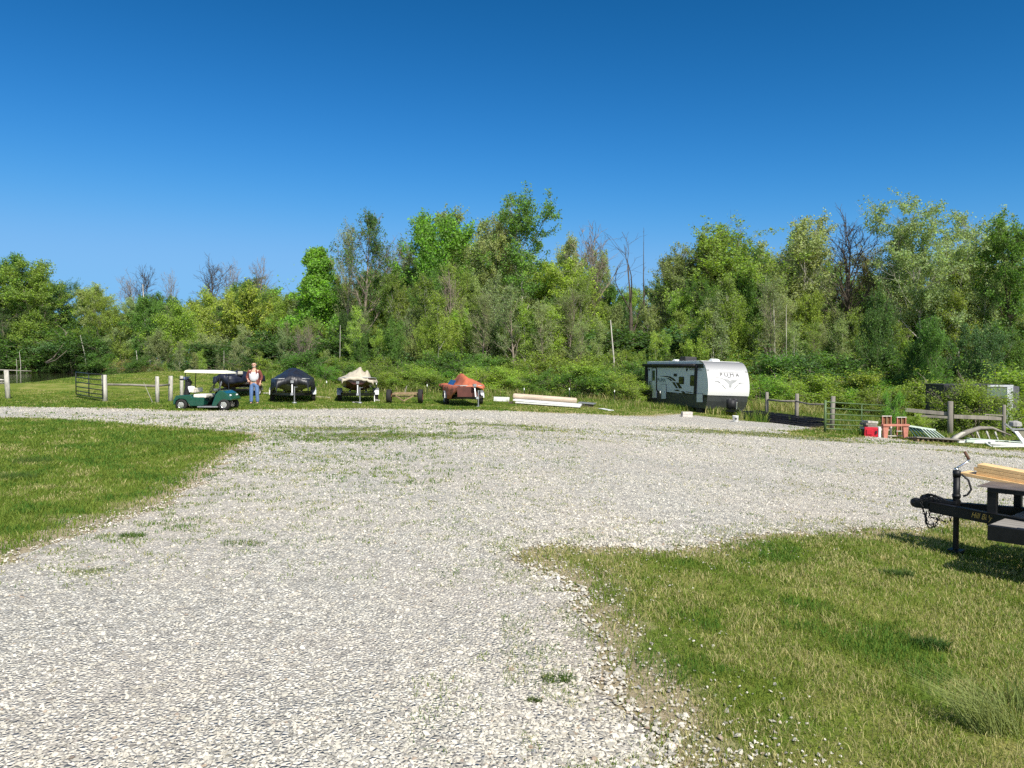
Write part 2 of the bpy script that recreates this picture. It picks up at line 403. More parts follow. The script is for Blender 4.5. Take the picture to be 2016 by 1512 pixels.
tr[fl] = tr[fl][:, ::-1]
vme = npmesh('gravel_yard', V3, tr, smooth=True)
fattr(vme, 'weed', weed(vv[:, 0], vv[:, 1])); fattr(vme, 'edge', edge_dist(vv[:, 0], vv[:, 1]))
m = bpy.data.materials.new('gravel'); m.use_nodes = True; n = m.node_tree; b = n.nodes['Principled BSDF']; b.inputs['Roughness'].default_value = .9; b.inputs['Specular IOR Level'].default_value = .15
tc = N(n, 'ShaderNodeTexCoord').outputs['Object']
def voro(sc, feat='F1'):
    v = N(n, 'ShaderNodeTexVoronoi', feature=feat); v.inputs['Scale'].default_value = sc; v.inputs['Randomness'].default_value = 1; n.links.new(tc, v.inputs['Vector']); return v
v1 = voro(34); v2 = voro(13); v1e = voro(34, 'DISTANCE_TO_EDGE')
sep = N(n, 'ShaderNodeSeparateColor'); n.links.new(v1.outputs['Color'], sep.inputs[0])
sep2 = N(n, 'ShaderNodeSeparateColor'); n.links.new(v2.outputs['Color'], sep2.inputs[0])
big = noise(n, tc, .3, 5, .6); mid = noise(n, tc, 2.2, 5, .7); fine = noise(n, tc, 90, 3, .7)
c1 = ramp(n, sep.outputs[0], [(.0, (.36, .345, .31)), (.25, (.48, .46, .405)), (.55, (.60, .575, .505)), (1, (.74, .715, .645))])
c1 = mixc(n, .45, c1, ramp(n, sep2.outputs[1], [(0, (.45, .46, .47)), (.5, (.95, .93, .88)), (1, (1.3, 1.28, 1.2))]), 'MULTIPLY')
c1 = mixc(n, mrange(n, v1e.outputs['Distance'], .10, .0), c1, (.24, .22, .185))
c1 = mixc(n, mrange(n, big, .42, .66, 0, .7), c1, ramp(n, fine, [(.3, (.48, .42, .345)), (.7, (.62, .56, .48))]))   # fines and dust
c1 = mixc(n, mrange(n, mid, .55, .75, 0, .35), c1, (.36, .34, .29))
wd = N(n, 'ShaderNodeAttribute', attribute_name='weed').outputs['Fac']
f1 = noise(n, tc, 7, 5, .75, (1, .45, 1)); ww = mrange(n, mathn(n, 'ADD', mathn(n, 'MULTIPLY', wd, .62), mathn(n, 'MULTIPLY', f1, .9)), .72, .88, 0, .85)
grn = ramp(n, noise(n, tc, 25, 4), [(.35, (.07, .10, .02)), (.55, (.15, .17, .045)), (.7, (.30, .29, .13))])
c1 = mixc(n, ww, c1, grn)
ea = N(n, 'ShaderNodeAttribute', attribute_name='edge').outputs['Fac']
c1 = mixc(n, mathn(n, 'MULTIPLY', mrange(n, ea, .5, 0), mrange(n, f1, .42, .6, 0, .55)), c1, (.25, .2, .13))
n.links.new(c1, b.inputs['Base Color'])
bp = N(n, 'ShaderNodeBump'); bp.inputs['Strength'].default_value = 1; bp.inputs['Distance'].default_value = .02
n.links.new(mathn(n, 'ADD', mathn(n, 'MULTIPLY', v1e.outputs['Distance'], 2.0), mathn(n, 'MULTIPLY', sep.outputs[1], .7)), bp.inputs['Height']); n.links.new(bp.outputs[0], b.inputs['Normal'])
tag(obj('gravel_yard', vme, m), kind='structure')

# ---- pond
wm = bpy.data.materials.new('pond_water'); wm.use_nodes = True; n = wm.node_tree; b = n.nodes['Principled BSDF']
b.inputs['Base Color'].default_value = (.028, .026, .013, 1); b.inputs['Roughness'].default_value = .06; b.inputs['IOR'].default_value = 1.33
tc = N(n, 'ShaderNodeTexCoord').outputs['Object']; bp = N(n, 'ShaderNodeBump'); bp.inputs['Strength'].default_value = .12; bp.inputs['Distance'].default_value = .05
n.links.new(noise(n, tc, 2.0, 3), bp.inputs['Height']); n.links.new(bp.outputs[0], b.inputs['Normal'])
tag(MB().add([(-200, 42.5, .70), (-60, 42.5, .70), (-31, 41, .70), (-28.6, 42, .70), (-27, 45.2, .7), (-26, 48.2, .70), (-15.5, 52, .70), (-15.5, 112, .70), (-200, 112, .70)], [tuple(range(9))]).build('pond', wm), kind='structure')

# ------------------------------------------------------------------ scatter: stones and blades
rng = np.random.default_rng(5)
def rad_pts(nn, y0, y1, side, p=1.0):
    """points in a wedge before the camera, thinning with distance; side = half-width slope"""
    u = rng.random(nn); y = (y0 ** (2 - p) + u * (y1 ** (2 - p) - y0 ** (2 - p))) ** (1 / (2 - p))
    x = (rng.random(nn) * 2 - 1) * (side * y + 1.0) + .12 * rng.random(nn) * y; return x, y
# icosahedron
t = (1 + 5 ** .5) / 2
ico = np.array([(-1, t, 0), (1, t, 0), (-1, -t, 0), (1, -t, 0), (0, -1, t), (0, 1, t), (0, -1, -t), (0, 1, -t), (t, 0, -1), (t, 0, 1), (-t, 0, -1), (-t, 0, 1)]); ico /= np.linalg.norm(ico[0])
icf = np.array([(0, 11, 5), (0, 5, 1), (0, 1, 7), (0, 7, 10), (0, 10, 11), (1, 5, 9), (5, 11, 4), (11, 10, 2), (10, 7, 6), (7, 1, 8), (3, 9, 4), (3, 4, 2), (3, 2, 6), (3, 6, 8), (3, 8, 9), (4, 9, 5), (2, 4, 11), (6, 2, 10), (8, 6, 7), (9, 8, 1)])
def rotm(n_):
    q = rng.normal(size=(n_, 4)); q /= np.linalg.norm(q, axis=1)[:, None]; w, x, y, z = q.T
    return np.stack([1 - 2 * (y * y + z * z), 2 * (x * y - z * w), 2 * (x * z + y * w), 2 * (x * y + z * w), 1 - 2 * (x * x + z * z), 2 * (y * z - x * w), 2 * (x * z - y * w), 2 * (y * z + x * w), 1 - 2 * (x * x + y * y)], -1).reshape(-1, 3, 3)
def stones(x, y, r):
    k = len(x); sc = np.stack([np.ones(k), .6 + .5 * rng.random(k), .32 + .4 * rng.random(k)], -1) * r[:, None]
    v = ico[None] * (1 + .85 * (rng.random((k, 12, 1)) - .5)) * sc[:, None]
    yaw = rng.random(k) * 6.283; Rm = rotm(k); tl = .45
    cyw, syw = np.cos(yaw), np.sin(yaw); Yw = np.zeros((k, 3, 3)); Yw[:, 0, 0] = cyw; Yw[:, 0, 1] = -syw; Yw[:, 1, 0] = syw; Yw[:, 1, 1] = cyw; Yw[:, 2, 2] = 1
    ax = (rng.random((k, 2)) - .5) * 2 * tl; Tt = np.zeros((k, 3, 3)); Tt[:, 0, 0] = 1; Tt[:, 1, 1] = 1; Tt[:, 2, 2] = 1; Tt[:, 2, 0] = ax[:, 0]; Tt[:, 2, 1] = ax[:, 1]
    v = np.einsum('kij,kvj->kvi', Tt @ Yw, v)
    v += np.stack([x, y, gz(x, y) + .010 + r * .14], -1)[:, None]
    return v.reshape(-1, 3), (icf[None] + 12 * np.arange(k)[:, None, None]).reshape(-1, 3)
sx, sy = [], []
for nn, a, c, p in ((330000, 2.5, 32, 1.5),):
    x, y = rad_pts(nn, a, c, .70, p); dx, dy = disp(x, y); ins = inside(dx, dy); dd = edge_dist(x, y)
    keep = ins & (rng.random(nn) > weed(x, y) * 1.0)
    # stray stones among the grass along the edge
    keep |= (~ins) & (dd < 1.0) & (y < 9) & (x > 0) & (rng.random(nn) < .26 * (1 - dd / 1.0)) & (fbm(x * 3.2, y * 3.2, 31) > .47)
    keep |= (~ins) & (dd < .3) & (rng.random(nn) < .3)
    dusty = sst(.46, .62, fbm(x * .5, y * .35, 77)); keep &= rng.random(nn) > dusty * .55
    sx.append(x[keep]); sy.append(y[keep])
x = np.concatenate(sx); y = np.concatenate(sy); k = len(x); dx, dy = disp(x, y); stray = ~inside(dx, dy)
r = (.0075 + .0085 * rng.random(k) ** 1.6 + .012 * (rng.random(k) ** 14)) * (1 + .035 * np.clip(y - 3, 0, 30))
r *= (.70 + .40 * sst(-.6, 1.2, x) * sst(11, 6, y)) * np.where(stray, .62, 1)
V, Fc = stones(x, y, r)
m = bpy.data.materials.new('limestone'); m.use_nodes = True; n = m.node_tree; b = n.nodes['Principled BSDF']; b.inputs['Roughness'].default_value = .85; b.inputs['Specular IOR Level'].default_value = .2
rp = N(n, 'ShaderNodeNewGeometry').outputs['Random Per Island']
c1 = ramp(n, rp, [(0, (.20, .19, .18)), (.08, (.32, .31, .285)), (.28, (.42, .405, .355)), (.60, (.54, .515, .45)), (.95, (.66, .635, .57)), (.975, (.34, .26, .19)), (1, (.27, .28, .30))])
tc = N(n, 'ShaderNodeTexCoord').outputs['Object']
c1 = mixc(n, .5, c1, ramp(n, noise(n, tc, 60, 4, .7), [(.3, (.7, .7, .68)), (.7, (1.12, 1.1, 1.06))]), 'MULTIPLY'); c1 = mixc(n, .6, c1, ramp(n, noise(n, tc, .35, 5, .65), [(.35, (1.05, 1.04, 1.02)), (.68, (.86, .79, .70))]), 'MULTIPLY'); n.links.new(c1, b.inputs['Base Color'])
tag(obj('gravel_stones', npmesh('gravel_stones', V, Fc), m), 'loose pale limestone chips covering the yard', 'gravel', kind='stuff')

GM = bpy.data.materials.new('grass_blade'); GM.use_nodes = True; n = GM.node_tree
for q_ in list(n.nodes): n.nodes.remove(q_)
out = N(n, 'ShaderNodeOutputMaterial'); mx = N(n, 'ShaderNodeMixShader'); mx.inputs[0].default_value = .35
d = N(n, 'ShaderNodeBsdfPrincipled'); d.inputs['Roughness'].default_value = .65; d.inputs['Specular IOR Level'].default_value = .2; tl = N(n, 'ShaderNodeBsdfTranslucent')
ca = N(n, 'ShaderNodeAttribute', attribute_name='Col').outputs['Color']
n.links.new(ca, d.inputs['Base Color']); n.links.new(mixc(n, 1., ca, (1.3, 1.25, .6), 'MULTIPLY'), tl.inputs[0])
n.links.new(d.outputs[0], mx.inputs[1]); n.links.new(tl.outputs[0], mx.inputs[2]); n.links.new(mx.outputs[0], out.inputs[0])
def blades(x, y, h, w, col, lean=.5, z0=0, dirx=None):
    """bent blades, two segments: 5 vertices as one quad and one triangle (drawn as three triangles)"""
    k = len(x); a = rng.random(k) * 6.283; L = h * lean * (.3 + rng.random(k) * 1.2)
    lx, ly = np.cos(a) * L, np.sin(a) * L
    if dirx is not None: lx = lx + dirx[0] * h; ly = ly + dirx[1] * h
    b_ = rng.random(k) * 6.283; ux, uy = np.cos(b_) * w / 2, np.sin(b_) * w / 2; z = gz(x, y) + z0
    v = np.empty((k, 5, 3))
    v[:, 0] = np.stack([x - ux, y - uy, z - .004], -1); v[:, 1] = np.stack([x + ux, y + uy, z - .004], -1)
    mxx, myy, mz = x + lx * .32, y + ly * .32, z + h * .6
    v[:, 2] = np.stack([mxx + ux * .75, myy + uy * .75, mz], -1); v[:, 3] = np.stack([mxx - ux * .75, myy - uy * .75, mz], -1)
    v[:, 4] = np.stack([x + lx, y + ly, z + h * .95], -1)
    f = np.array([(0, 1, 2), (0, 2, 3), (3, 2, 4)])
    sh = np.array([.7, .7, .95, .95, 1.15]); c = col[:, None, :] * np.ones((1, 5, 1))
    return v.reshape(-1, 3), (f[None] + 5 * np.arange(k)[:, None, None]).reshape(-1, 3), c.reshape(-1, 3)
GREEN = np.array((.105, .180, .022)); LIME = np.array((.195, .245, .040)); STRAW = np.array((.44, .40, .18)); DEEP = np.array((.070, .150, .020)); BROWN = np.array((.27, .20, .11))
def gcol(x, y, dry=0.):
    k = len(x); n1 = fbm(x * 1.1, y * 1.1, 41); n2 = fbm(x * 3, y * 3, 43); r1 = rng.random(k)
    c = GREEN[None] * (1 - r1[:, None]) + LIME[None] * r1[:, None]
    st = np.clip(sst(.46, .66, n2 * .6 + n1 * .4 + dry) * .85, 0, 1); isst = rng.random(k) < st * .62
    c[isst] = STRAW * (.7 + .5 * rng.random((isst.sum(), 1)))
    dp = (n1 < .44 - dry * .8) & (n2 < .52) & (rng.random(k) < .6); c[dp] = DEEP * (.8 + .6 * rng.random((dp.sum(), 1)))
    return c * (.8 + .4 * rng.random((k, 1)))
BV, BF, BC = [], [], []; off = 0
def addb(r3):
    global off
    BV.append(r3[0]); BF.append(r3[1] + off); BC.append(r3[2]); off += len(r3[0])
for nn, a, c, p, w, hh in ((1150000, 2.6, 50, 1.5, .0042, .038),):
    x, y = rad_pts(nn, a, c, .70, p)
    dx, dy = disp(x, y); ins = inside(dx, dy); dd = edge_dist(x, y)
    wv = weed(x, y); n3 = fbm(x * 6, y * 6, 19)
    th = np.clip(np.where(x > 0, .42 + dd / .5, .25 + dd / .5), 0, 1); th *= np.where(fbm(x * 2.5, y * 2.5, 23) > .42, 1, .45)
    keep = (~ins) & (rng.random(nn) < th) | ins & (rng.random(nn) < np.clip(wv * 1.9 * (n3 - .36) * 1.5, 0, .5)) | ins & (n3 > .57) & (((dd < 1.2) & (rng.random(nn) < .20)) | ((y > 6.0) & (y < 26) & (x < 1.5) & (rng.random(nn) < .20)) | ((y > 9) & (y < 24) & (rng.random(nn) < .07)))
    keep &= ~((gz(x, y) < .72) & (x < -18) & (y > 40))
    x, y, ins, wv = x[keep], y[keep], ins[keep], wv[keep]
    w = .0042 * np.clip(y / 4.2, 1, 8); h = (hh + .0011 * np.clip(y - 4, 0, 26)) * (.5 + rng.random(len(x))) * (1 + .3 * sst(.44, .38, fbm(x * 1.1, y * 1.1, 41))) * (1 + .15 * (x < -1)); h = np.where(ins, h * .8, h) * np.where(y > 34, .55, 1) * .85
    addb(blades(x, y, h, w * (.7 + .6 * rng.random(len(x))), gcol(x, y, np.where(x > 0, .10, -.05) + np.where(ins, .02, 0)), .7))
nn = 150000; x, y = rad_pts(nn, 2.6, 12, .7, 1.3); dx, dy = disp(x, y); kp = (x > -.5) & (~inside(dx, dy)) & (fbm(x * 2.2, y * 2.2, 61) > .42); x, y = x[kp], y[kp]; k = len(x)
addb(blades(x, y, .006 + .010 * rng.random(k), np.full(k, .0035) * np.clip(y / 5, 1, 3), (STRAW * .85)[None] * (.6 + .7 * rng.random((k, 1))), 3.2))
nn = 110000; x, y = rad_pts(nn, 2.6, 10, .7, 1.4); dx, dy = disp(x, y); ins = inside(dx, dy); dd = edge_dist(x, y); kp = ins & (x > -.5) & (dd < .7) & (fbm(x * 4, y * 4, 63) > .49 + dd * .14); x, y = x[kp], y[kp]; k = len(x)
addb(blades(x, y, .02 + .03 * rng.random(k), np.full(k, .004) * np.clip(y / 5, 1, 3), gcol(x, y, .0), .8))
tag(obj('grass', npmesh('grass', np.concatenate(BV), np.concatenate(BF), np.concatenate(BC)), GM), 'short rough green and straw coloured grass round the gravel', 'grass', kind='stuff')
# taller rank grass along the thicket, round the parked trailers and the gate
BV, BF, BC = [], [], []; off = 0
def strip(px0, px1, Y0, Y1, nn, h0, h1, w, dry=0.):
    yy = Y0 + rng.random(nn) * (Y1 - Y0); px = px0 + (rng.random(nn) + (rng.random(nn) ** 2) * .12 * rng.choice([-1, 1], nn)) * (px1 - px0); x = (px - 1008) / FPX * yy
    kp = fbm(x * .9, yy * .9, 51) > .40; x, yy = x[kp], yy[kp]
    addb(blades(x, yy, h0 + (h1 - h0) * rng.random(len(x)) ** 1.5, w * (.6 + .8 * rng.random(len(x))), gcol(x, yy, dry), .5))
strip(520, 1280, 46, 50, 26000, .08, .38, .03); strip(740, 1240, 47.8, 49, 2200, .4, .8, .03, .25)
strip(1230, 1420, 43.5, 50, 7000, .1, .45, .03); strip(1400, 1520, 41.5, 46, 6000, .15, .55, .03, .0)
strip(1480, 1800, 36, 44, 16000, .12, .6, .03); strip(1470, 1620, 42, 46, 2600, .6, 1.2, .03, .3)
strip(1680, 2050, 30.5, 36, 12000, .08, .4, .028, .02); strip(1600, 2050, 38, 46, 10000, .2, .8, .03)
strip(520, 960, 39.5, 46, 9000, .06, .22, .02); strip(960, 1250, 40.5, 46, 7000, .06, .25, .02)
tag(obj('tall_grass', npmesh('tall_grass', np.concatenate(BV), np.concatenate(BF), np.concatenate(BC)), GM), 'taller rank grass along the foot of the thicket', 'grass', kind='stuff')
# countable tussocks in the near lawn
def tussock(px, py, n_, h, rad, col, label, lean=.7, w=.006, dirx=None):
    p = at(px, py); a = rng.random(n_) * 6.283; rr = rad * np.sqrt(rng.random(n_)); x = p.x + np.cos(a) * rr * 1.4; y = p.y + np.sin(a) * rr * .8
    v, f, c = blades(x, y, h * (.5 + .7 * rng.random(n_)), np.full(n_, w), np.array(col)[None] * (.7 + .7 * rng.random((n_, 1))), lean, 0, dirx)
    o = obj('grass_tussock', npmesh('grass_tussock', v - np.array(p)[None], f, c), GM, None, p); tag(o, label, 'grass tussock')
tussock(1830, 1275, 420, .07, .10, (.05, .105, .02), 'dark green grass tussock alone in the right lawn below the trailer shadow')
tussock(1775, 1135, 260, .07, .09, (.07, .12, .03), 'small flattened grass tussock just below the tip of the trailer shadow')
tussock(1745, 1130, 120, .05, .06, (.06, .11, .03), 'smallest weedy tuft left of the flattened tussock in the right lawn')
tussock(1960, 1440, 260, .26, .11, (.23, .27, .09), 'long pale grass tussock leaning left in the bottom right corner', .8, .005, (-.9, .25))
tussock(2030, 1400, 160, .20, .12, (.19, .24, .07), 'upright long grass tussock at the right picture edge near the bottom', .5, .006, (-.2, .1))
tussock(1098, 1342, 170, .045, .075, (.07, .12, .02), 'low green weed clump standing alone in the near gravel')
tussock(1050, 1385, 90, .035, .03, (.09, .13, .03), 'tiny weed sprig in the near gravel left of the low clump')
tussock(478, 1074, 150, .05, .17, (.055, .11, .02), 'dark green weed clump in the middle of the left gravel')
tussock(262, 1058, 220, .05, .10, (.07, .13, .02), 'green weed clump in the gravel close to the left lawn')
tussock(30, 945, 300, .13, .22, (.08, .13, .03), 'taller grass tussock at the left edge of the left lawn')
tussock(65, 912, 300, .13, .25, (.08, .13, .03), 'taller grass tussock behind another at the left edge of the lawn')
tussock(300, 878, 400, .14, .5, (.10, .15, .03), 'clover tussock in the middle of the far left lawn')

# ================================================================== TREES
BARK = mat('bark', (.16, .135, .10), .9, var=.4, scale=5, bump=.6, stretch=(1, 1, .3))
PALE = mat('pale_bark', (.36, .34, .29), .85, var=.45, scale=3, bump=.3, stretch=(1, 1, .5))
TWIG = mat('twig_bark', (.23, .19, .15), .9, var=.3, scale=4)
DEAD = mat('dead_wood', (.30, .27, .23), .9, var=.3, scale=4, bump=.3)
DARKB = mat('dark_bark', (.075, .06, .045), .95, var=.3, scale=4, bump=.3)
def curve_to(rg, a, d, L, nseg, wob, up):
    pts = [a]; p = a; d = d.normalized()
    for i in range(nseg):
        d = (d + Vector((rg.gauss(0, wob), rg.gauss(0, wob), rg.gauss(0, wob) + up))).normalized(); p = p + d * (L / nseg); pts.append(p)
    return pts
def skeleton(seed, H, spread=.28, tf=.3, nb=16, shape='round', elev=45, wob=.12, r0=None, sub=6, twig=4, multi=1, up=.06, wander=.03, len2=.45):
    rg = random.Random(seed); br = []; tips = []
    r0 = r0 or H * .014
    for mI in range(multi):
        lean = Vector((rg.gauss(0, .12 if multi > 1 else .03), rg.gauss(0, .12 if multi > 1 else .03), 1))
        hh = H * (1 if mI == 0 else rg.uniform(.75, .97))
        tr = curve_to(rg, Vector((rg.gauss(0, .1) * (multi > 1), rg.gauss(0, .1) * (multi > 1), -.15)), lean, hh * .97, 14, wander, .02)
        rr = [max(.02, r0 * (1 - .93 * i / 14) / (multi ** .4)) for i in range(15)]; br.append((tr, rr, 0))
        for k in range(nb // multi):
            t = tf + (1 - tf) * ((k + rg.random()) / (nb // multi)) ** .9
            i = min(13, int(t * 14)); fr = t * 14 - i; a = tr[i].lerp(tr[i + 1], min(1, fr))
            if shape == 'round': s_ = math.sqrt(max(.06, 1 - ((t - .62) / .48) ** 2))
            elif shape == 'cone': s_ = (1.08 - t) ** .8
            elif shape == 'vase': s_ = .35 + .65 * math.sqrt(max(.05, 1 - ((t - .8) / .45) ** 2))
            else: s_ = .6 + .4 * math.sin(t * 3)
            az = k * 2.4 + rg.uniform(-.6, .6); e_ = R(elev + 25 * t + rg.uniform(-14, 14))
            L = H * spread * s_ * rg.uniform(.75, 1.15)
            lb = curve_to(rg, a, Vector((math.cos(az) * math.cos(e_), math.sin(az) * math.cos(e_), math.sin(e_))), L, 6, wob, up)
            rb = rr[i] * .55; br.append((lb, [max(.012, rb * (1 - .85 * j / 6)) for j in range(7)], 1))
            for q in range(sub):
                tt = rg.uniform(.25, 1); j = min(5, int(tt * 6)); b0 = lb[j].lerp(lb[j + 1], tt * 6 - j if tt < 1 else 1)
                dd = (lb[j + 1] - lb[j]).normalized(); dd = (dd + Vector((rg.gauss(0, .6), rg.gauss(0, .6), rg.gauss(.1, .45)))).normalized()
                L2 = L * len2 * rg.uniform(.5, 1.1) + .15; s2 = curve_to(rg, b0, dd, L2, 4, wob * 1.2, up)
                br.append((s2, [max(.008, rb * .35 * (1 - .8 * j2 / 4)) for j2 in range(5)], 2)); tips.append(s2)
                for w_ in range(twig):
                    j2 = rg.randint(1, 4); d2 = (s2[j2] - s2[j2 - 1]).normalized(); d2 = (d2 + Vector((rg.gauss(0, .6), rg.gauss(0, .6), rg.gauss(.1, .5)))).normalized()
                    s3 = curve_to(rg, s2[j2], d2, L2 * .5 * rg.uniform(.5, 1.1) + .1, 2, .1, up); br.append((s3, [.009, .007, .004], 3)); tips.append(s3)
    return br, tips
def wood(name, br, lv=3, nn=(7, 5, 3, 3), rmul=1):
    b = MB()
    for pts, rs, l in br:
        if l <= lv: b.tube(pts, [r * rmul for r in rs], nn[l], cap=False)
    me = b.mesh(name); me.polygons.foreach_set('use_smooth', [True] * len(me.polygons)); return me
def leaves(name, tips, n_, size, sig, seed, droop=0., flat=.0, asp=.62, keep=None):
    rg = np.random.default_rng(seed); T = [p for s in tips for p in s[1:]]; T = np.array([tuple(p) for p in T])
    i = rg.integers(0, len(T), n_); c = T[i] + rg.normal(size=(n_, 3)) * sig
    c[:, 2] -= droop * rg.random(n_)
    if keep is not None:
        nz = fbm(c[:, 0] * keep[0] + 50, c[:, 2] * keep[0] + c[:, 1] * keep[0] * .7 + 50, seed); c = c[nz > keep[1]]; n_ = len(c)
    sz = size * (.55 + .9 * rg.random(n_)); Q = rg.normal(size=(n_, 3)); Q[:, 2] += flat; Q /= np.linalg.norm(Q, axis=1)[:, None]
    A = np.cross(Q, rg.normal(size=(n_, 3))); A /= np.linalg.norm(A, axis=1)[:, None] + 1e-9; B = np.cross(Q, A)
    A *= sz[:, None] * .5; B *= sz[:, None] * .5 * asp
    # each leaf cluster a bent diamond
    v = np.stack([c - A, c + B + Q * sz[:, None] * .08, c + A, c - B + Q * sz[:, None] * .08], 1).reshape(-1, 3)
    f = np.arange(n_ * 4).reshape(-1, 4); return npmesh(name, v, f)

PROTO = {}
def proto(key, H, bark, sk, lf=None, lv=3, rmul=1):
    br, tips = skeleton(H=H, **sk)
    H = float(np.percentile([p.z for s in tips for p in s], 99.3)) + (.1 if lf else 0)
    tm = wood('trunk', br, lv, rmul=rmul); cm = leaves('crown', tips, **lf) if lf else None
    PROTO[key] = (H, tm, cm, bark)
for i in range(3):
    proto(f'dense{i}', 15, BARK, dict(seed=11 + i, spread=.30, tf=.22, nb=26, shape='round', elev=22, sub=8, twig=3), dict(n_=34100, size=0.216, sig=0.240, seed=i, keep=(.55, .40)), 2)
    proto(f'airy{i}', 17, PALE, dict(seed=31 + i, spread=.24, tf=.34, nb=22, shape='round', elev=38, sub=8, twig=4), dict(n_=23250, size=0.192, sig=0.176, seed=10 + i, keep=(.6, .40)), 3)
    proto(f'wide{i}', 17, BARK, dict(seed=51 + i, spread=.34, tf=.35, nb=20, shape='vase', elev=35, sub=9, twig=4), dict(n_=32550, size=0.200, sig=0.192, seed=20 + i, keep=(.5, .38)), 3)
    proto(f'bare{i}', 16, TWIG, dict(seed=71 + i, spread=.30, tf=.40, nb=18, shape='vase', elev=52, sub=8, twig=5, wob=.10), None, 3, 2.2)
    proto(f'bud{i}', 14, TWIG, dict(seed=81 + i, spread=.26, tf=.25, nb=20, shape='round', elev=45, sub=8, twig=5), dict(n_=10075, size=0.144, sig=0.128, seed=30 + i, keep=(.8, .40)), 3, 1.3)
    proto(f'mid{i}', 9, BARK, dict(seed=91 + i, spread=.36, tf=.10, nb=24, shape='round', elev=20, sub=8, twig=3, multi=2), dict(n_=24800, size=0.176, sig=0.208, seed=40 + i, flat=.5, keep=(.8, .39)), 2)
    proto(f'sapling{i}', 11, PALE, dict(seed=101 + i, spread=.17, tf=.30, nb=18, shape='round', elev=40, sub=6, twig=3, r0=.095), dict(n_=6975, size=0.152, sig=0.160, seed=50 + i), 3, 1)
    proto(f'shrub{i}', 3, TWIG, dict(seed=111 + i, spread=.55, tf=.05, nb=30, shape='round', elev=12, sub=6, twig=3, multi=5, wob=.16, up=-.02, len2=.5), dict(n_=18600, size=0.096, sig=0.120, seed=60 + i, droop=.15, flat=1.0, keep=(1.6, .37)), 2, 1)
proto('maple', 12, BARK, dict(seed=5, spread=.30, tf=.2, nb=26, shape='cone', elev=40, sub=8, twig=4), dict(n_=40300, size=0.160, sig=0.176, seed=70, keep=(.7, .41)), 2)
proto('snag0', 15, DARKB, dict(seed=8, spread=.36, tf=.45, nb=5, shape='vase', elev=60, sub=3, twig=2, wob=.14), None, 3, 1.3)
proto('snag1', 15, DARKB, dict(seed=9, spread=.05, tf=.3, nb=6, shape='round', elev=50, sub=1, twig=1, wob=.12), None, 3, 1.0)
COL = dict(olive=(.120, .158, .024), lime=(.150, .205, .028), green=(.065, .120, .020), deep=(.042, .080, .018), bright=(.095, .185, .022), pale=(.150, .180, .060), grey=(.150, .185, .075),
           brown=(.150, .140, .050), yellow=(.165, .195, .030), teal=(.055, .100, .035))
TR = random.Random(3)
def tree(key, px, top, Yd, col='olive', wide=1., label=None, group=None, name='tree', cat='tree', bark=None, lean=(0, 0), toph=None):
    H, tm, cm, bk = PROTO[key]; x = PX(px, Yd); z0 = g(x, Yd)
    Ht = (P(px, top, Yd).z - z0) if toph is None else toph
    s = Ht / H / 1.0
    r_ = bpy.data.objects.new(name, None); C.objects.link(r_); r_.location = (x, Yd, z0 - .05); r_.empty_display_size = .3
    r_.rotation_euler = (lean[0], lean[1], TR.uniform(0, 6.283)); r_.scale = (s * wide, s * wide, s)
    tag(r_, label, cat, group)
    t_ = obj('trunk' if name != 'shrub' else 'stems', tm, None, r_)
    b2 = bark or bk
    if not tm.materials: tm.materials.append(b2)
    if tm.materials[0] != b2:
        t_.material_slots[0].link = 'OBJECT'; t_.material_slots[0].material = b2
    if cm is not None:
        c_ = obj('crown' if name != 'shrub' else 'foliage', cm, LEAF, r_)
        cc = COL[col]; f = TR.uniform(.80, 1.2) * 1.95; c_.color = (cc[0] * f * TR.uniform(.92, 1.08), cc[1] * f, cc[2] * f, 1)
    return r_

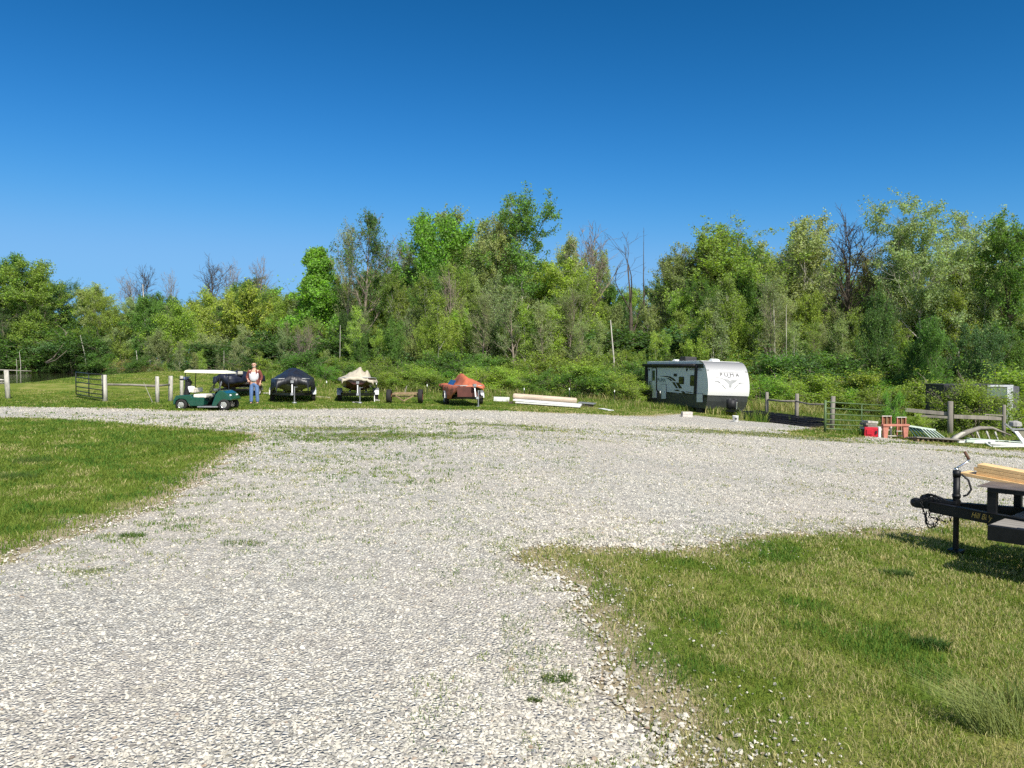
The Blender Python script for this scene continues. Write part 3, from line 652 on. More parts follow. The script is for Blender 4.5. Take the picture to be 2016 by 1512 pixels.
# --- trees that stand out against the sky, each with its own label
KEY = [
 ('dense0', 20, 508, 116, 'green', 1.25, 'big dark green tree at the left picture edge beyond the pond'),
 ('dense1', 70, 520, 114, 'olive', 1.1, 'rounded olive green tree second from the left beyond the pond'),
 ('wide0', 118, 556, 120, 'teal', .9, 'lower bluish green tree right of the big rounded tree beyond the pond'),
 ('airy0', 180, 560, 118, 'pale', 1.2, 'thin topped pale tree above the fallen branch on the pond bank'),
 ('bare0', 285, 526, 112, None, 1.0, 'tall dark leafless tree with a forked top beyond the pond'),
 ('bare1', 255, 540, 116, None, .8, 'leafless tree just left of the tall forked one beyond the pond'),
 ('bare2', 335, 535, 120, None, .7, 'faint leafless tree between the forked tree and the green mass'),
 ('bare1', 412, 512, 98, None, 1.15, 'broad leafless tree rising above the golf cart'),
 ('bare2', 455, 516, 104, None, .9, 'finely twigged leafless tree right of the broad one above the golf cart'),
 ('dense2', 488, 548, 100, 'deep', .85, 'dark green round topped tree between the two leafless trees'),
 ('bare0', 527, 510, 96, None, .75, 'small leafless fan shaped tree above the black covered boat'),
 ('mid1', 505, 566, 80, 'yellow', 1.0, 'yellow green bushy tree above the black covered boat'),
 ('mid2', 555, 572, 82, 'lime', .9, 'lime green bushy tree left of the bright maple'),
 ('maple', 622, 488, 70, 'bright', .85, 'bright green tree with spiky top shoots left of the tall twiggy tree'),
 ('bud0', 718, 415, 66, 'deep', .62, 'tall thin tree with dark sparse leaves against the sky above the beige tarp'),
 ('bud1', 683, 445, 68, 'grey', .40, 'slender twiggy tree leaning left beside the tall thin dark one'),
 ('bare1', 770, 480, 72, None, .7, 'greyish leafless tree in the gap left of the bright green pair'),
 ('bud2', 795, 470, 74, 'grey', .5, 'lightly budding thin tree left of the bright green crown'),
 ('dense1', 848, 428, 68, 'bright', .62, 'bright green crown left of the pale pointed tree tops'),
 ('airy1', 888, 408, 70, 'pale', .62, 'pale pointed tree top right of the bright green crown'),
 ('airy2', 935, 438, 69, 'grey', .7, 'pale brownish tree top between the pointed one and the tallest crown'),
 ('airy0', 975, 430, 66, 'pale', .5, 'small airy crown on the left shoulder of the tallest tree'),
 ('wide1', 1018, 385, 66, 'green', .72, 'tallest tree of the middle with a large airy rounded crown'),
 ('airy1', 1118, 462, 76, 'grey', .5, 'small pale airy tree top right of the tallest crown'),
 ('dense2', 1095, 510, 66, 'lime', .8, 'yellow green crown under the small pale tree top'),
 ('bare0', 1160, 440, 66, None, .78, 'tall leafless tree with fan shaped branches in the middle of the wood'),
 ('airy2', 1200, 488, 78, 'pale', .45, 'small faint airy tree right of the tall leafless tree'),
 ('snag0', 1242, 440, 64, None, 1.0, 'dead forked snag with bare upright limbs against the sky'),
 ('snag1', 1270, 452, 65, None, .38, 'single dead pole of a tree wrapped in dark ivy beside the forked snag'),
 ('airy0', 1318, 488, 68, 'pale', .62, 'pale spreading tree above the back of the travel trailer'),
 ('airy1', 1358, 500, 66, 'pale', .6, 'pale thin tree just left of the big yellow green tree'),
 ('wide2', 1425, 424, 64, 'olive', .92, 'big full yellow green tree above the travel trailer'),
 ('dense0', 1392, 470, 66, 'olive', .5, 'left shoulder crown of the big yellow green tree'),
 ('airy2', 1540, 436, 68, 'grey', .72, 'pale grey green tree with a pointed top right of the big yellow green one'),
 ('airy0', 1592, 456, 70, 'grey', .55, 'thin pale tree beside the large leafless one on the right'),
 ('bare1', 1655, 424, 64, None, .8, 'large leafless tree with wide branches on the right'),
 ('bud1', 1702, 490, 66, 'brown', .7, 'brownish budding tree right of the large leafless one'),
 ('wide0', 1812, 396, 60, 'grey', .72, 'big pale limbed sycamore with an uneven airy top on the right'),
 ('airy1', 1760, 440, 62, 'pale', .6, 'airy tree on the left side of the big sycamore'),
 ('wide1', 1905, 424, 62, 'grey', .68, 'pale green tree top right of the big sycamore'),
 ('airy2', 1948, 470, 64, 'pale', .6, 'thin tree between the pale tree top and the leaning trunk'),
 ('airy0', 2002, 432, 58, 'green', .62, 'leafy tree at the right picture edge with a dark leaning trunk'),
 ('sapling1', 1090, 600, 57, 'lime', 1.0, 'thin pale trunked young tree in front of the middle of the wood'),
]
for k_ in KEY:
    k_ = k_[:5] + (k_[5] * (1.55 if k_[1] > 560 else 1.15),) + k_[6:]
    bk = PALE if k_[0].startswith(('wide0', 'wide1')) and k_[1] > 900 else (DARKB if k_[1] in (285, 1655, 2002, 412) else None)
    tree(k_[0], k_[1], k_[2], k_[3], k_[4] or 'olive', k_[5], k_[6], bark=bk, lean=(0, R(8)) if k_[1] == 2002 else (0, 0))
# --- the body of the wood
ENV = [(-400, 500), (0, 520), (70, 525), (120, 560), (200, 570), (260, 585), (330, 575), (440, 575), (480, 560), (560, 572), (600, 560), (660, 540), (720, 505), (780, 492), (830, 475), (880, 455), (940, 462), (1000, 478), (1060, 520), (1110, 500), (1160, 510), (1200, 532), (1240, 556), (1300, 535), (1350, 500), (1400, 470), (1450, 458), (1500, 478), (1560, 488), (1620, 505), (1700, 520), (1760, 500), (1820, 478), (1900, 478), (1960, 505), (2016, 500), (2400, 520)]
env = lambda p: float(np.interp(p, [a for a, _ in ENV], [b_ for _, b_ in ENV]))
pal = ['olive', 'olive', 'lime', 'lime', 'lime', 'green', 'green', 'pale', 'pale', 'olive', 'deep']
def fill(px0, px1, step, Y0, Y1, dt, keys, wide, label, group, cols=pal):
    p = px0
    while p < px1:
        k = TR.choice(keys); q = p + TR.uniform(-.3, .3) * step
        tree(k, q, env(q) + TR.uniform(*dt), TR.uniform(Y0, Y1), TR.choice(cols), TR.uniform(.85, 1.15) * wide, label, group)
        p += step * TR.uniform(.8, 1.2)
D3 = lambda s: [s + '0', s + '1', s + '2']
fill(-120, 460, 30, 112, 124, (0, 45), D3('dense') + D3('wide'), 1.15, 'leafy tree in the wood beyond the pond', 'trees beyond the pond', ['olive', 'green', 'green', 'olive', 'deep', 'lime'])
fill(-120, 300, 22, 109, 113, (60, 150), D3('mid') + D3('dense') + ['bud0'], 1.3, 'lower tree along the far bank of the pond', 'trees on the far pond bank', ['green', 'olive', 'brown', 'lime', 'deep', 'grey'])
fill(240, 640, 24, 74, 96, (0, 35), D3('dense') + D3('mid') + ['bud0'], 1.0, 'leafy tree behind the golf cart and the covered boats', 'trees behind the covered boats', ['olive', 'lime', 'green', 'grey', 'yellow'])
fill(620, 1560, 24, 72, 86, (5, 45), D3('dense') + D3('wide') + D3('airy') + D3('airy'), .95, 'leafy tree in the back of the dense wood', 'trees at the back of the wood')
fill(1560, 2120, 25, 70, 84, (5, 50), D3('dense') + D3('wide') + D3('airy') + D3('airy'), .95, 'leafy tree in the back of the wood on the right', 'trees at the back of the wood on the right', ['green', 'olive', 'pale', 'grey'])
fill(560, 2120, 25, 62, 71, (40, 105), D3('dense') + D3('wide') + D3('bud') + D3('airy'), .85, 'leafy tree in the middle of the dense wood', 'trees in the middle of the wood')
fill(300, 2120, 27, 56, 62, (60, 160), D3('sapling') + D3('sapling') + ['bud1', 'bud2', 'bare1', 'bud0', 'bare2'], 1.0, 'thin young tree with a slender trunk at the edge of the wood', 'young trees at the edge of the wood', ['pale', 'lime', 'olive', 'grey'])
fill(470, 2120, 34, 56.5, 61, (130, 190), D3('mid') + D3('mid') + ['bud0'], .72, 'bushy small tree in the front row of the wood', 'small trees in the front row of the wood', pal + ['lime', 'olive'])
fill(290, 470, 30, 72, 90, (70, 120), D3('mid') + ['sapling0'], .9, 'small tree behind the grassy bank', 'small trees behind the grassy bank', ['olive', 'green', 'grey', 'lime'])
# --- shrubs along the foot
def shrubs(px0, px1, step, Y0, Y1, t0, t1, label, group, cols, wide=(1.3, 1.9)):
    p = px0
    while p < px1:
        tree('shrub%d' % TR.randint(0, 2), p, TR.uniform(t0, t1), TR.uniform(Y0, Y1), TR.choice(cols), TR.uniform(*wide), label, group, 'shrub', 'shrub'); p += step * TR.uniform(.8, 1.2)
shrubs(455, 1290, 25, 53.5, 55.5, 688, 722, 'tall green shrub in the back row behind the parked trailers', 'back row of shrubs', ['green', 'olive', 'olive', 'deep'])
shrubs(440, 2100, 36, 63, 66, 640, 672, 'tall dark shrub deep in the wood', 'dark shrubs deep in the wood', ['deep', 'teal', 'deep', 'green'], (1.7, 2.2))
shrubs(470, 1260, 23, 49.3, 51, 712, 748, 'leafy green shrub in the front row behind the parked trailers', 'front row of shrubs', ['lime', 'olive', 'bright', 'lime', 'green'])
shrubs(1270, 2080, 27, 52, 55, 690, 724, 'tall green shrub behind the travel trailer and the gate', 'back row of shrubs on the right', ['green', 'olive', 'deep', 'teal'])
shrubs(1490, 1730, 26, 47.5, 50, 728, 752, 'bushy green shrub behind the rail fence and the gate', 'shrubs behind the rail fence', ['lime', 'bright', 'olive'])
shrubs(1745, 1850, 28, 44, 47, 735, 765, 'bushy shrub behind the heap of salvaged timber', 'shrubs behind the timber heap', ['olive', 'lime'])
shrubs(1990, 2080, 26, 40, 43, 720, 745, 'yellow green shrub right of the enclosed trailer', 'shrubs right of the enclosed trailer', ['yellow', 'lime'])
shrubs(-80, 260, 20, 110, 114, 640, 690, 'tall shrub filling the shade behind the pond', 'tall shrubs behind the pond', ['deep', 'green', 'deep', 'teal'], (1.6, 2.2))
shrubs(-60, 240, 18, 106.5, 108.5, 690, 716, 'low shrub on the far bank of the pond', 'shrubs on the far pond bank', ['olive', 'brown', 'green', 'deep'], (.9, 1.3))
shrubs(230, 480, 24, 66, 72, 700, 722, 'low shrub behind the grassy bank by the pond', 'shrubs behind the grassy bank', ['deep', 'brown', 'olive', 'green'])
tree('mid0', 1838, 628, 47, 'green', .62, 'fresh green small tree with broad leaves above the salvaged timber')
tree('mid2', 1795, 660, 49, 'deep', .6, 'dark ivy covered small tree left of the fresh green one')
tree('mid1', 1720, 575, 52, 'deep', .55, 'dark leafy tree directly behind the green tube gate')
tree('mid0', 1915, 640, 50, 'teal', .8, 'dark blue green small tree behind the enclosed trailer')
tree('mid1', 1985, 655, 52, 'green', .8, 'dark shaded small tree behind the right end of the enclosed trailer')
tree('shrub1', 1762, 765, 33.6, 'bright', .5, 'leafy green climber growing round the far end of the green tube gate', None, 'shrub', 'shrub')
tree('shrub0', 1812, 812, 33.2, 'lime', .9, 'small fresh green weed bush behind the white and green railing', None, 'shrub', 'shrub')
tree('shrub2', 1905, 736, 37.0, 'olive', 1.35, 'overgrown brown and green shrub in front of the enclosed trailer', None, 'shrub', 'shrub')
tree('shrub1', 1932, 755, 36.4, 'lime', 1.2, 'smaller leafy shrub leaning on the fence rail before the enclosed trailer', None, 'shrub', 'shrub')
# --- pale dead trunks, the fallen branch and the logs by the pond
WOODG_ = mat('grey_driftwood', (.26, .24, .20), .9, var=.3)
def limb(name, label, cat, pts, r, m, n_=7):
    pts = [Vector(p) for p in pts]; o = pts[0]; b = MB()
    k = len(pts); b.tube([p - o for p in pts], [r * (1 - .75 * i / (k - 1)) for i in range(k)], n_)
    return tag(b.build(name, m, None, True, loc=o), label, cat)
def deadtrunk(px, y0, y1, Yd, r, label, dx=0):
    a = P(px, y0, Yd); b_ = P(px + dx, y1, Yd); a.z = g(a.x, a.y) - .1 if abs(a.z - g(a.x, a.y)) < 3 else a.z
    m_ = a.lerp(b_, .5) + Vector((r * 1.5, 0, 0)); return limb('dead_trunk', label, 'dead trunk', [a, a.lerp(m_, .5), m_, b_], r, PALE)
for a_ in ((1206, 760, 630, 55.5, .18, 'tall pale broken trunk standing in front of the wood', -4), (285, 735, 560, 80, .20, 'tallest pale trunk behind the grassy bank', -4), (296, 735, 640, 78, .15, 'pale trunk just right of the tallest one behind the grassy bank', -8),
           (270, 735, 690, 76, .14, 'short pale trunk left of the tallest one behind the grassy bank', -2), (303, 735, 690, 74, .10, 'shortest pale trunk by the dark shade behind the grassy bank', -2),
           (665, 770, 640, 56, .07, 'thin white stem left of centre at the wood edge', 5), (1524, 770, 590, 55.6, .09, 'thin white stem right of the travel trailer', -1), (1545, 770, 600, 55.8, .07, 'slender white stem beside the other one right of the travel trailer', 3),
           (437, 760, 690, 60, .07, 'short pale bent stem above the golf cart roof', 4), (172, 736, 660, 107, .16, 'pale leaning trunk standing at the pond edge', -14), (40, 727, 692, 104, .12, 'upright dead stick standing in the pond', -2), (32, 727, 706, 103, .09, 'short dead stick standing in the pond', 0)):
    deadtrunk(*(a_[:4] + (a_[4] * .65,) + a_[5:]))
q0 = P(90, 714, 105)
limb('fallen_branch', 'bleached fallen branch sweeping up from the far pond bank', 'fallen branch', [q0, P(105, 705, 105), P(115, 692, 105), P(125, 676, 104)], .13, BARK)
limb('fallen_branch', 'second lower fallen branch forking from the bank of the pond', 'fallen branch', [P(92, 715, 104.5), P(110, 709, 104), P(132, 690, 103)], .10, BARK)
limb('driftwood_log', 'long pale log lying along the far edge of the pond', 'log', [P(-30, 727.5, 98), P(20, 729, 98), P(62, 730.5, 98)], .12, WOODG_)
limb('driftwood_log', 'short pale log floating on the pond by the left picture edge', 'log', [P(-12, 747.5, 50), P(0, 748, 50), P(10, 748, 50)], .10, PALE)
limb('driftwood_log', 'branching log at the water below the leaning pale trunk', 'log', [P(224, 720, 104), P(235, 718, 104), P(252, 720, 104)], .2, PALE)

# ================================================================== OBJECTS
WHITE = mat('white_paint', (.80, .80, .78), .35, var=.05, spec=.5)
SIDING = mat('white_siding', (.68, .69, .68), .4, var=.05, spec=.5)
BLACK = mat('black_paint', (.012, .012, .014), .4, var=.3, spec=.5)
BLACKP = mat('black_plastic', (.02, .02, .022), .55, var=.3)
DGREY = mat('dark_grey_panel', (.045, .05, .05), .45, var=.2, spec=.5)
GLASS = mat('tinted_glass', (.012, .014, .016), .08, var=.2, spec=.8)
RUB = mat('tyre_rubber', (.022, .021, .02), .85, var=.3, scale=12)
GALV = mat('galvanised_steel', (.30, .31, .32), .5, .6, var=.2, scale=14)
CHROME = mat('chrome', (.75, .75, .76), .22, 1.0, var=.08)
GREENP = mat('green_cart_paint', (.003, .06, .04), .18, var=.15, spec=.6, coat=.6)
CREAM = mat('cream_vinyl', (.66, .63, .54), .5, var=.08)
WOODG = mat('weathered_wood', (.21, .19, .16), .9, var=.35, scale=5, bump=.5, stretch=(1, 1, .15))
POSTL = mat('limewashed_post', (.42, .40, .35), .9, var=.45, scale=6, bump=.6, stretch=(1, 1, .35))
PINE = mat('fresh_pine', (.72, .47, .22), .6, var=.22, scale=4, stretch=(8, .35, 8))
RUST = mat('rusty_iron', (.20, .085, .04), .85, .2, var=.5, scale=10, bump=.4)
BROWNM = mat('brown_rusty_frame', (.27, .19, .11), .85, var=.35, scale=8)
GREENM = mat('green_tube_steel', (.09, .14, .06), .5, .1, var=.25, scale=8)
DARKM = mat('dark_steel', (.03, .035, .03), .5, .2, var=.3, scale=8)
CONC = mat('concrete', (.50, .46, .42), .9, var=.25, scale=9, bump=.4)
NAVYT = mat('navy_tarp', (.008, .010, .022), .5, var=.35, scale=4, spec=.5)
BLACKT = mat('black_tarp', (.014, .015, .02), .45, var=.4, scale=4, spec=.5)
BEIGET = mat('beige_canvas', (.44, .39, .30), .8, var=.15, scale=5)
ORANGET = mat('orange_tarp', (.44, .125, .06), .6, var=.2, scale=4, spec=.4)
BLUET = mat('blue_tarp', (.02, .13, .36), .5, var=.25, scale=6)
OLIVEH = mat('olive_boat_hull', (.17, .18, .15), .5, var=.2, scale=4)
DARKH = mat('dark_maroon_hull', (.05, .012, .012), .3, var=.4, scale=5, spec=.6)
GREYH = mat('grey_boat_trim', (.24, .25, .25), .4, var=.15)
def T(x=0, y=0, z=0, rx=0, ry=0, rz=0): return Matrix.Translation((x, y, z)) @ Euler((rx, ry, rz)).to_matrix().to_4x4()
def wheel(parent, x, y, r, w, rimm=CHROME, name='wheel', axis='x', z=None, hub=.55):
    """wheel with its tyre and rim, axle along local x or y"""
    z = r if z is None else z
    M = T(0, 0, 0, 0, R(90), 0) if axis == 'x' else T(0, 0, 0, R(90), 0, 0)
    e = bpy.data.objects.new(name, None); C.objects.link(e); e.parent = parent; e.location = (x, y, z)
    t_ = MB().lathe([(r * hub, -w / 2), (r * .9, -w / 2), (r, -w * .36), (r, w * .36), (r * .9, w / 2), (r * hub, w / 2), (r * hub * .97, 0), (r * hub, -w / 2)], 22, M, False)
    t_.build('tyre', RUB, e, True)
    rm = MB().lathe([(.02, -w * .42), (r * hub * .98, -w * .40), (r * hub * 1.0, -w * .5), (r * hub * .86, -w * .30), (r * hub * .86, w * .30), (r * hub * 1.0, w * .5), (r * hub * .98, w * .40), (.02, w * .42)], 18, M)
    for s_ in (-1, 1):
        for k in range(5):
            a = k * 1.2566; c_ = Vector((math.cos(a) * r * hub * .5, math.sin(a) * r * hub * .5, s_ * w * .40)); rm.lathe([(.03, -w * .05), (.03, w * .05)], 6, M @ Matrix.Translation(c_))
    rm.build('rim', rimm, e)
    return e

# ---------------------------------------------------------------- travel trailer
fdir = Vector((.216, -.976, 0)); A_ = math.atan2(.216, .976)
pc = Vector((PX(1393, 42) + 1.22 * .976, 42 + 1.22 * .216, 0)); gzr = -1.07
gz_f = g(pc.x, pc.y); 
rv = thing('travel_trailer', 'white travel trailer with grey and black swooshes parked before the wood', 'travel trailer', (pc.x, pc.y, gzr), A_)
rv.rotation_euler = (0, R(2.0), A_); bpy.context.view_layer.update()
PROF = [(8.75, 1.12), (8.75, 2.98), (1.15, 2.98), (.95, 2.97), (.72, 2.90), (.50, 2.74), (.32, 2.52), (.18, 2.25), (.08, 1.98), (.02, 1.72), (0, 1.5), (.01, 1.3), (.05, 1.12)]
def yprof(z):
    zz = [p[1] for p in PROF[3:]][::-1]; yy = [p[0] for p in PROF[3:]][::-1]; return float(np.interp(z, zz, yy))
HW = 1.22
MB().prism(PROF, -HW, HW).build('body', SIDING, rv)
cap = MB(); rows = []
for (y_, z_) in PROF[2:]:
    rows.append([(x_, y_ - .03, z_ + (.02 if z_ > 2.9 else 0)) for x_ in np.linspace(-HW - .02, HW + .02, 9)])
cap.grid(rows)
for s_ in (-1, 1):   # the cap wraps a little onto the sides
    cap.grid([[(s_ * (HW + .02), y_ - .03, z_ + (.02 if z_ > 2.9 else 0)), (s_ * (HW + .018), y_ + .05, z_ - (.04 if z_ > 2.8 else 0))] for y_, z_ in PROF[2:]])
fm = mat('faded_cap_paint', (.74, .74, .73), .35, var=.03, spec=.5); n = fm.node_tree   # the printed fade from grey at the roof to white
sx3 = N(n, 'ShaderNodeSeparateXYZ'); n.links.new(N(n, 'ShaderNodeTexCoord').outputs['Object'], sx3.inputs[0])
n.links.new(ramp(n, mrange(n, sx3.outputs[2], 1.9, 2.98), [(0, (.64, .64, .63)), (.45, (.42, .42, .42)), (1, (.17, .17, .17))]), n.nodes['Principled BSDF'].inputs['Base Color'])
cap.build('front_cap', fm, rv, True)
MB().prism([(8.7, .36), (8.72, 1.115), (.055, 1.115), (.12, .8), (.30, .36)], -HW + .01, HW - .01).build('skirt', DGREY, rv)
MB().box(-HW + .03, HW - .03, 1.1, 8.73, 2.985, 3.02).build('roof_membrane', WHITE, rv)
# side siding joints
sb = MB()
for k in range(14): sb.box(-HW - .004, -HW + .002, .12 if k < 9 else .4, 8.72, 1.2 + k * .12, 1.205 + k * .12)
sb.build('siding_joint', mat('siding_joint_grey', (.42, .44, .45), .6, var=.05), rv)
def side(px, py):
    """photo point -> (y, z) on the left side wall of the trailer"""
    Mi = rv.matrix_world.inverted(); o = Mi @ Vector((0, 0, CH)); d = Mi.to_3x3() @ ray(px, py)
    t_ = (-HW - o.x) / d.x; p = o + d * t_; return p.y, p.z
Zm = lambda a, b: side(1260 + a / 11.63, 700 + b / 11.63)
def sidepoly(name, m_, pts, off=.006, th=.01, parent=rv, raw=False):
    q = [Zm(*p) if not raw else p for p in pts]; q = [(min(max(y_, yprof(min(max(z_, 1.13), 2.96)) + .02 if z_ > 1.12 else .1), 8.74), z_) for y_, z_ in q]
    return MB().prism(q, -HW - off - th, -HW - off + .004).build(name, m_, parent)
BL = mat('black_decal', (.008, .009, .010), .4, var=.1); GR = mat('grey_decal', (.20, .22, .23), .4, var=.1)
for pts, m_ in (([(460, 470), (600, 466), (700, 482), (775, 525), (830, 582), (782, 582), (725, 538), (655, 502), (560, 486)], BL), ([(600, 513), (655, 520), (705, 545), (748, 582), (715, 582), (655, 542)], BL),
                ([(736, 608), (790, 608), (872, 748), (832, 748)], BL), ([(815, 610), (880, 622), (972, 752), (902, 752)], BL), ([(770, 788), (870, 778), (925, 818), (835, 812)], BL), ([(938, 812), (1000, 815), (1072, 888), (1005, 888)], BL),
                ([(550, 826), (700, 846), (745, 868), (605, 858)], BL), ([(1030, 822), (1150, 832), (1245, 856), (1100, 845)], BL), ([(1065, 862), (1240, 880), (1240, 894), (1085, 890)], BL), ([(820, 850), (905, 868), (890, 884), (840, 870)], GR),
                ([(1058, 290), (1100, 300), (1092, 330), (1075, 372), (1060, 340)], BL), ([(1100, 288), (1268, 288), (1268, 298), (1100, 298)], BL), ([(1115, 316), (1420, 326), (1425, 338), (1160, 334)], BL), ([(1320, 292), (1395, 294), (1395, 300), (1320, 300)], BL),
                ([(195, 303), (232, 303), (222, 352), (205, 338)], BL), ([(1470, 960), (1480, 890), (1495, 930), (1510, 890), (1525, 935), (1538, 885), (1540, 960)], BL), ([(375, 770), (480, 855), (470, 868), (375, 800)], BL)):
    sidepoly('side_graphic', m_, pts)
sidepoly('roof_fascia', BLACK, [(112, 190), (1440, 190), (1470, 285), (112, 275)], .004)
def vert(name, m_, x0, x1, y0, y1, off=.01, th=.03):
    return sidepoly(name, m_, [(x0, y0), (x1, y0), (x1, y1), (x0, y1)], off, th)
ya, za = Zm(118, 225); yb, zb = Zm(1290, 225)
aw = MB().tube([(-HW - .12, ya, za), (-HW - .12, yb, za)], .095, 14).build('awning_roll', BLACKP, rv, True)
for (a, b_) in ((130, 160), (1272, 1312)):
    y0_, _ = Zm(a, 500); y1_, _ = Zm(b_, 500); MB().box(-HW - .09, -HW - .005, min(y0_, y1_), max(y0_, y1_), Zm(a, 880 if a > 500 else 800)[1], za).build('awning_arm', BLACKP, rv)
dr = vert('door', SIDING, 296, 384, 296, 968, .012, .035)
df = MB()
for q_ in ((288, 297, 285, 600), (382, 392, 285, 800), (288, 392, 282, 296)):
    c1 = [Zm(q_[0], q_[2]), Zm(q_[1], q_[2]), Zm(q_[1], q_[3]), Zm(q_[0], q_[3])]; df.prism(c1, -HW - .055, -HW - .004)
df.build('door_frame', BLACKP, rv)
vert('door_window', mat('door_glass', (.02, .045, .03), .15, var=.1, spec=.8), 304, 358, 342, 574, .048, .008).parent = dr
y0_, z0_ = Zm(262, 600); y1_, z1_ = Zm(300, 800)
MB().tube([(-HW - .02, y0_, z0_), (-HW - .14, y0_, z0_ + .02), (-HW - .15, (y0_ + y1_) / 2, (z0_ + z1_) / 2), (-HW - .12, y1_, z1_), (-HW - .02, y1_, z1_)], .02, 8).build('grab_handle', BLACKP, rv, True)
vert('corner_trim', BLACKP, 168, 188, 300, 790, .004, .02); vert('rear_hatch', BLACKP, 186, 236, 720, 795, .006, .015)
wm_ = [(895, 1010, 483, 652), (1155, 1268, 448, 695), (778, 848, 416, 476)]
for i_, q_ in enumerate(wm_):
    c_ = [Zm(q_[0], q_[2]), Zm(q_[1], q_[2]), Zm(q_[1], q_[3]), Zm(q_[0], q_[3])]
    yc, zc = sum(p[0] for p in c_) / 4, sum(p[1] for p in c_) / 4; hy, hz = abs(c_[0][0] - c_[1][0]) / 2, abs(c_[0][1] - c_[3][1]) / 2; cr = min(hy, hz) * .25
    po = lambda k: [(yc + sx_ * (hy * k - cr) + cr * math.cos(a), zc + sz_ * (hz * k - cr) + cr * math.sin(a)) for sx_, sz_, a0 in ((1, 1, 0), (-1, 1, 90), (-1, -1, 180), (1, -1, 270)) for a in (R(a0), R(a0 + 45), R(a0 + 90))]
    w_ = MB().prism(po(1), -HW - .028, -HW - .002).build('window' if i_ < 2 else 'vent', BLACKP, rv)
    if i_ < 2: MB().prism(po(.88), -HW - .033, -HW - .026).build('pane', GLASS, w_)
for q_ in ((500, 602, 660, 990), (1308, 1440, 880, 1066)):
    bd = vert('baggage_door', BLACKP, q_[0] - 6, q_[1] + 6, q_[2] - 9, q_[3] + 2, .006, .012)
    vert('door_panel', SIDING, q_[0], q_[1], q_[2], q_[3], .018, .012).parent = bd
ot = text_mesh('PUMA', .34, .003); tb = obj('side_lettering', ot, mat('green_grey_letter', (.12, .20, .18), .5, var=.05), rv)
yt, zt = Zm(495, 565); tb.location = (-HW - .012, yt, zt); tb.rotation_euler = (R(90), 0, R(-90)); tb.scale = (1.4, 1, 1)
# front graphics, wrapped on the curved cap
def front(a, b_):
    """zoomed photo point -> (x, z) on the front cap"""
    px, py = 1380 + a / 10.8, 700 + b_ / 10.8
    Mi = rv.matrix_world.inverted(); o = Mi @ Vector((0, 0, CH)); d = Mi.to_3x3() @ ray(px, py); yq = .1
    for _ in range(8): p = o + d * ((yq - o.y) / d.y); yq = yprof(p.z)
    return p.x, p.z
def capshape(name, m_, pts, k=6):
    q = [front(*p) for p in pts]; c_ = (sum(p[0] for p in q) / len(q), sum(p[1] for p in q) / len(q)); b = MB(); ring = []
    n_ = len(q); rows = []
    for f_ in np.linspace(0, 1, 4): rows.append([(c_[0] + (p[0] - c_[0]) * f_, 0, c_[1] + (p[1] - c_[1]) * f_) for p in q + q[:1]])
    rows = [[(x_, yprof(z_) - .040, z_) for x_, _, z_ in r_] for r_ in rows]; b.grid(rows[::1]); return b.build(name, m_, rv)
GR2 = mat('silver_decal', (.34, .34, .33), .35, .2, var=.25, scale=2); GR3 = mat('mid_grey_decal', (.20, .20, .20), .4, var=.1)
for pts, m_ in (([(450, 490), (575, 500), (605, 575), (640, 515), (775, 515), (615, 692)], GR2), ([(565, 450), (610, 455), (585, 478)], GR3), ([(310, 462), (450, 474), (460, 488), (322, 476)], GR3), ([(735, 488), (862, 492), (868, 504), (740, 502)], GR3),
                ([(190, 497), (330, 505), (345, 516), (200, 510)], GR2), ([(845, 532), (990, 538), (1005, 548), (850, 546)], GR2), ([(270, 540), (375, 546), (425, 590), (405, 592), (358, 558), (285, 552)], GR3), ([(438, 620), (462, 625), (525, 708), (512, 706)], GR3),
                ([(815, 572), (930, 576), (915, 588), (835, 592), (795, 612), (775, 608)], GR3), ([(770, 628), (788, 634), (690, 714), (684, 708)], GR3), ([(330, 345), (815, 362), (815, 368), (330, 352)], GR2)):
    capshape('front_graphic', m_, pts)
for s_, sz_, cx_, cz_, m_ in (('P U M A', .27, 600, 415, BL), ('PALOMINO', .15, 530, 332, mat('pale_grey_decal', (.66, .66, .65), .4, var=.05)), ('XLE', .10, 590, 462, GR3)):
    tm_ = text_mesh(s_, sz_, .001); fx, fz = front(cx_, cz_)
    for v in tm_.vertices:
        x_, z_ = v.co.x * 1.25 + fx, v.co.y + fz; v.co = (x_, yprof(z_) - .042 - v.co.z, z_)
    obj('front_lettering', tm_, m_, rv)
for c_ in ((140, 308), (955, 350)):
    x_, z_ = front(*c_); MB().box(x_ - .07, x_ + .07, yprof(z_) - .06, yprof(z_) + .05, z_ - .05, z_ + .05, None, .01).build('marker_light', GR2, rv, bevel=.01)
# roof fittings
MB().prism([(4.2, 3.02), (4.25, 3.30), (4.95, 3.33), (5.2, 3.02)], -.65, .10).build('air_conditioner', BLACKP, rv, bevel=.04)
for y_ in (1.6, 6.6): MB().prism([(y_, 3.02), (y_ + .08, 3.13), (y_ + .3, 3.17), (y_ + .5, 3.10), (y_ + .56, 3.02)], -.2, .25).build('roof_vent', WHITE, rv, bevel=.02)
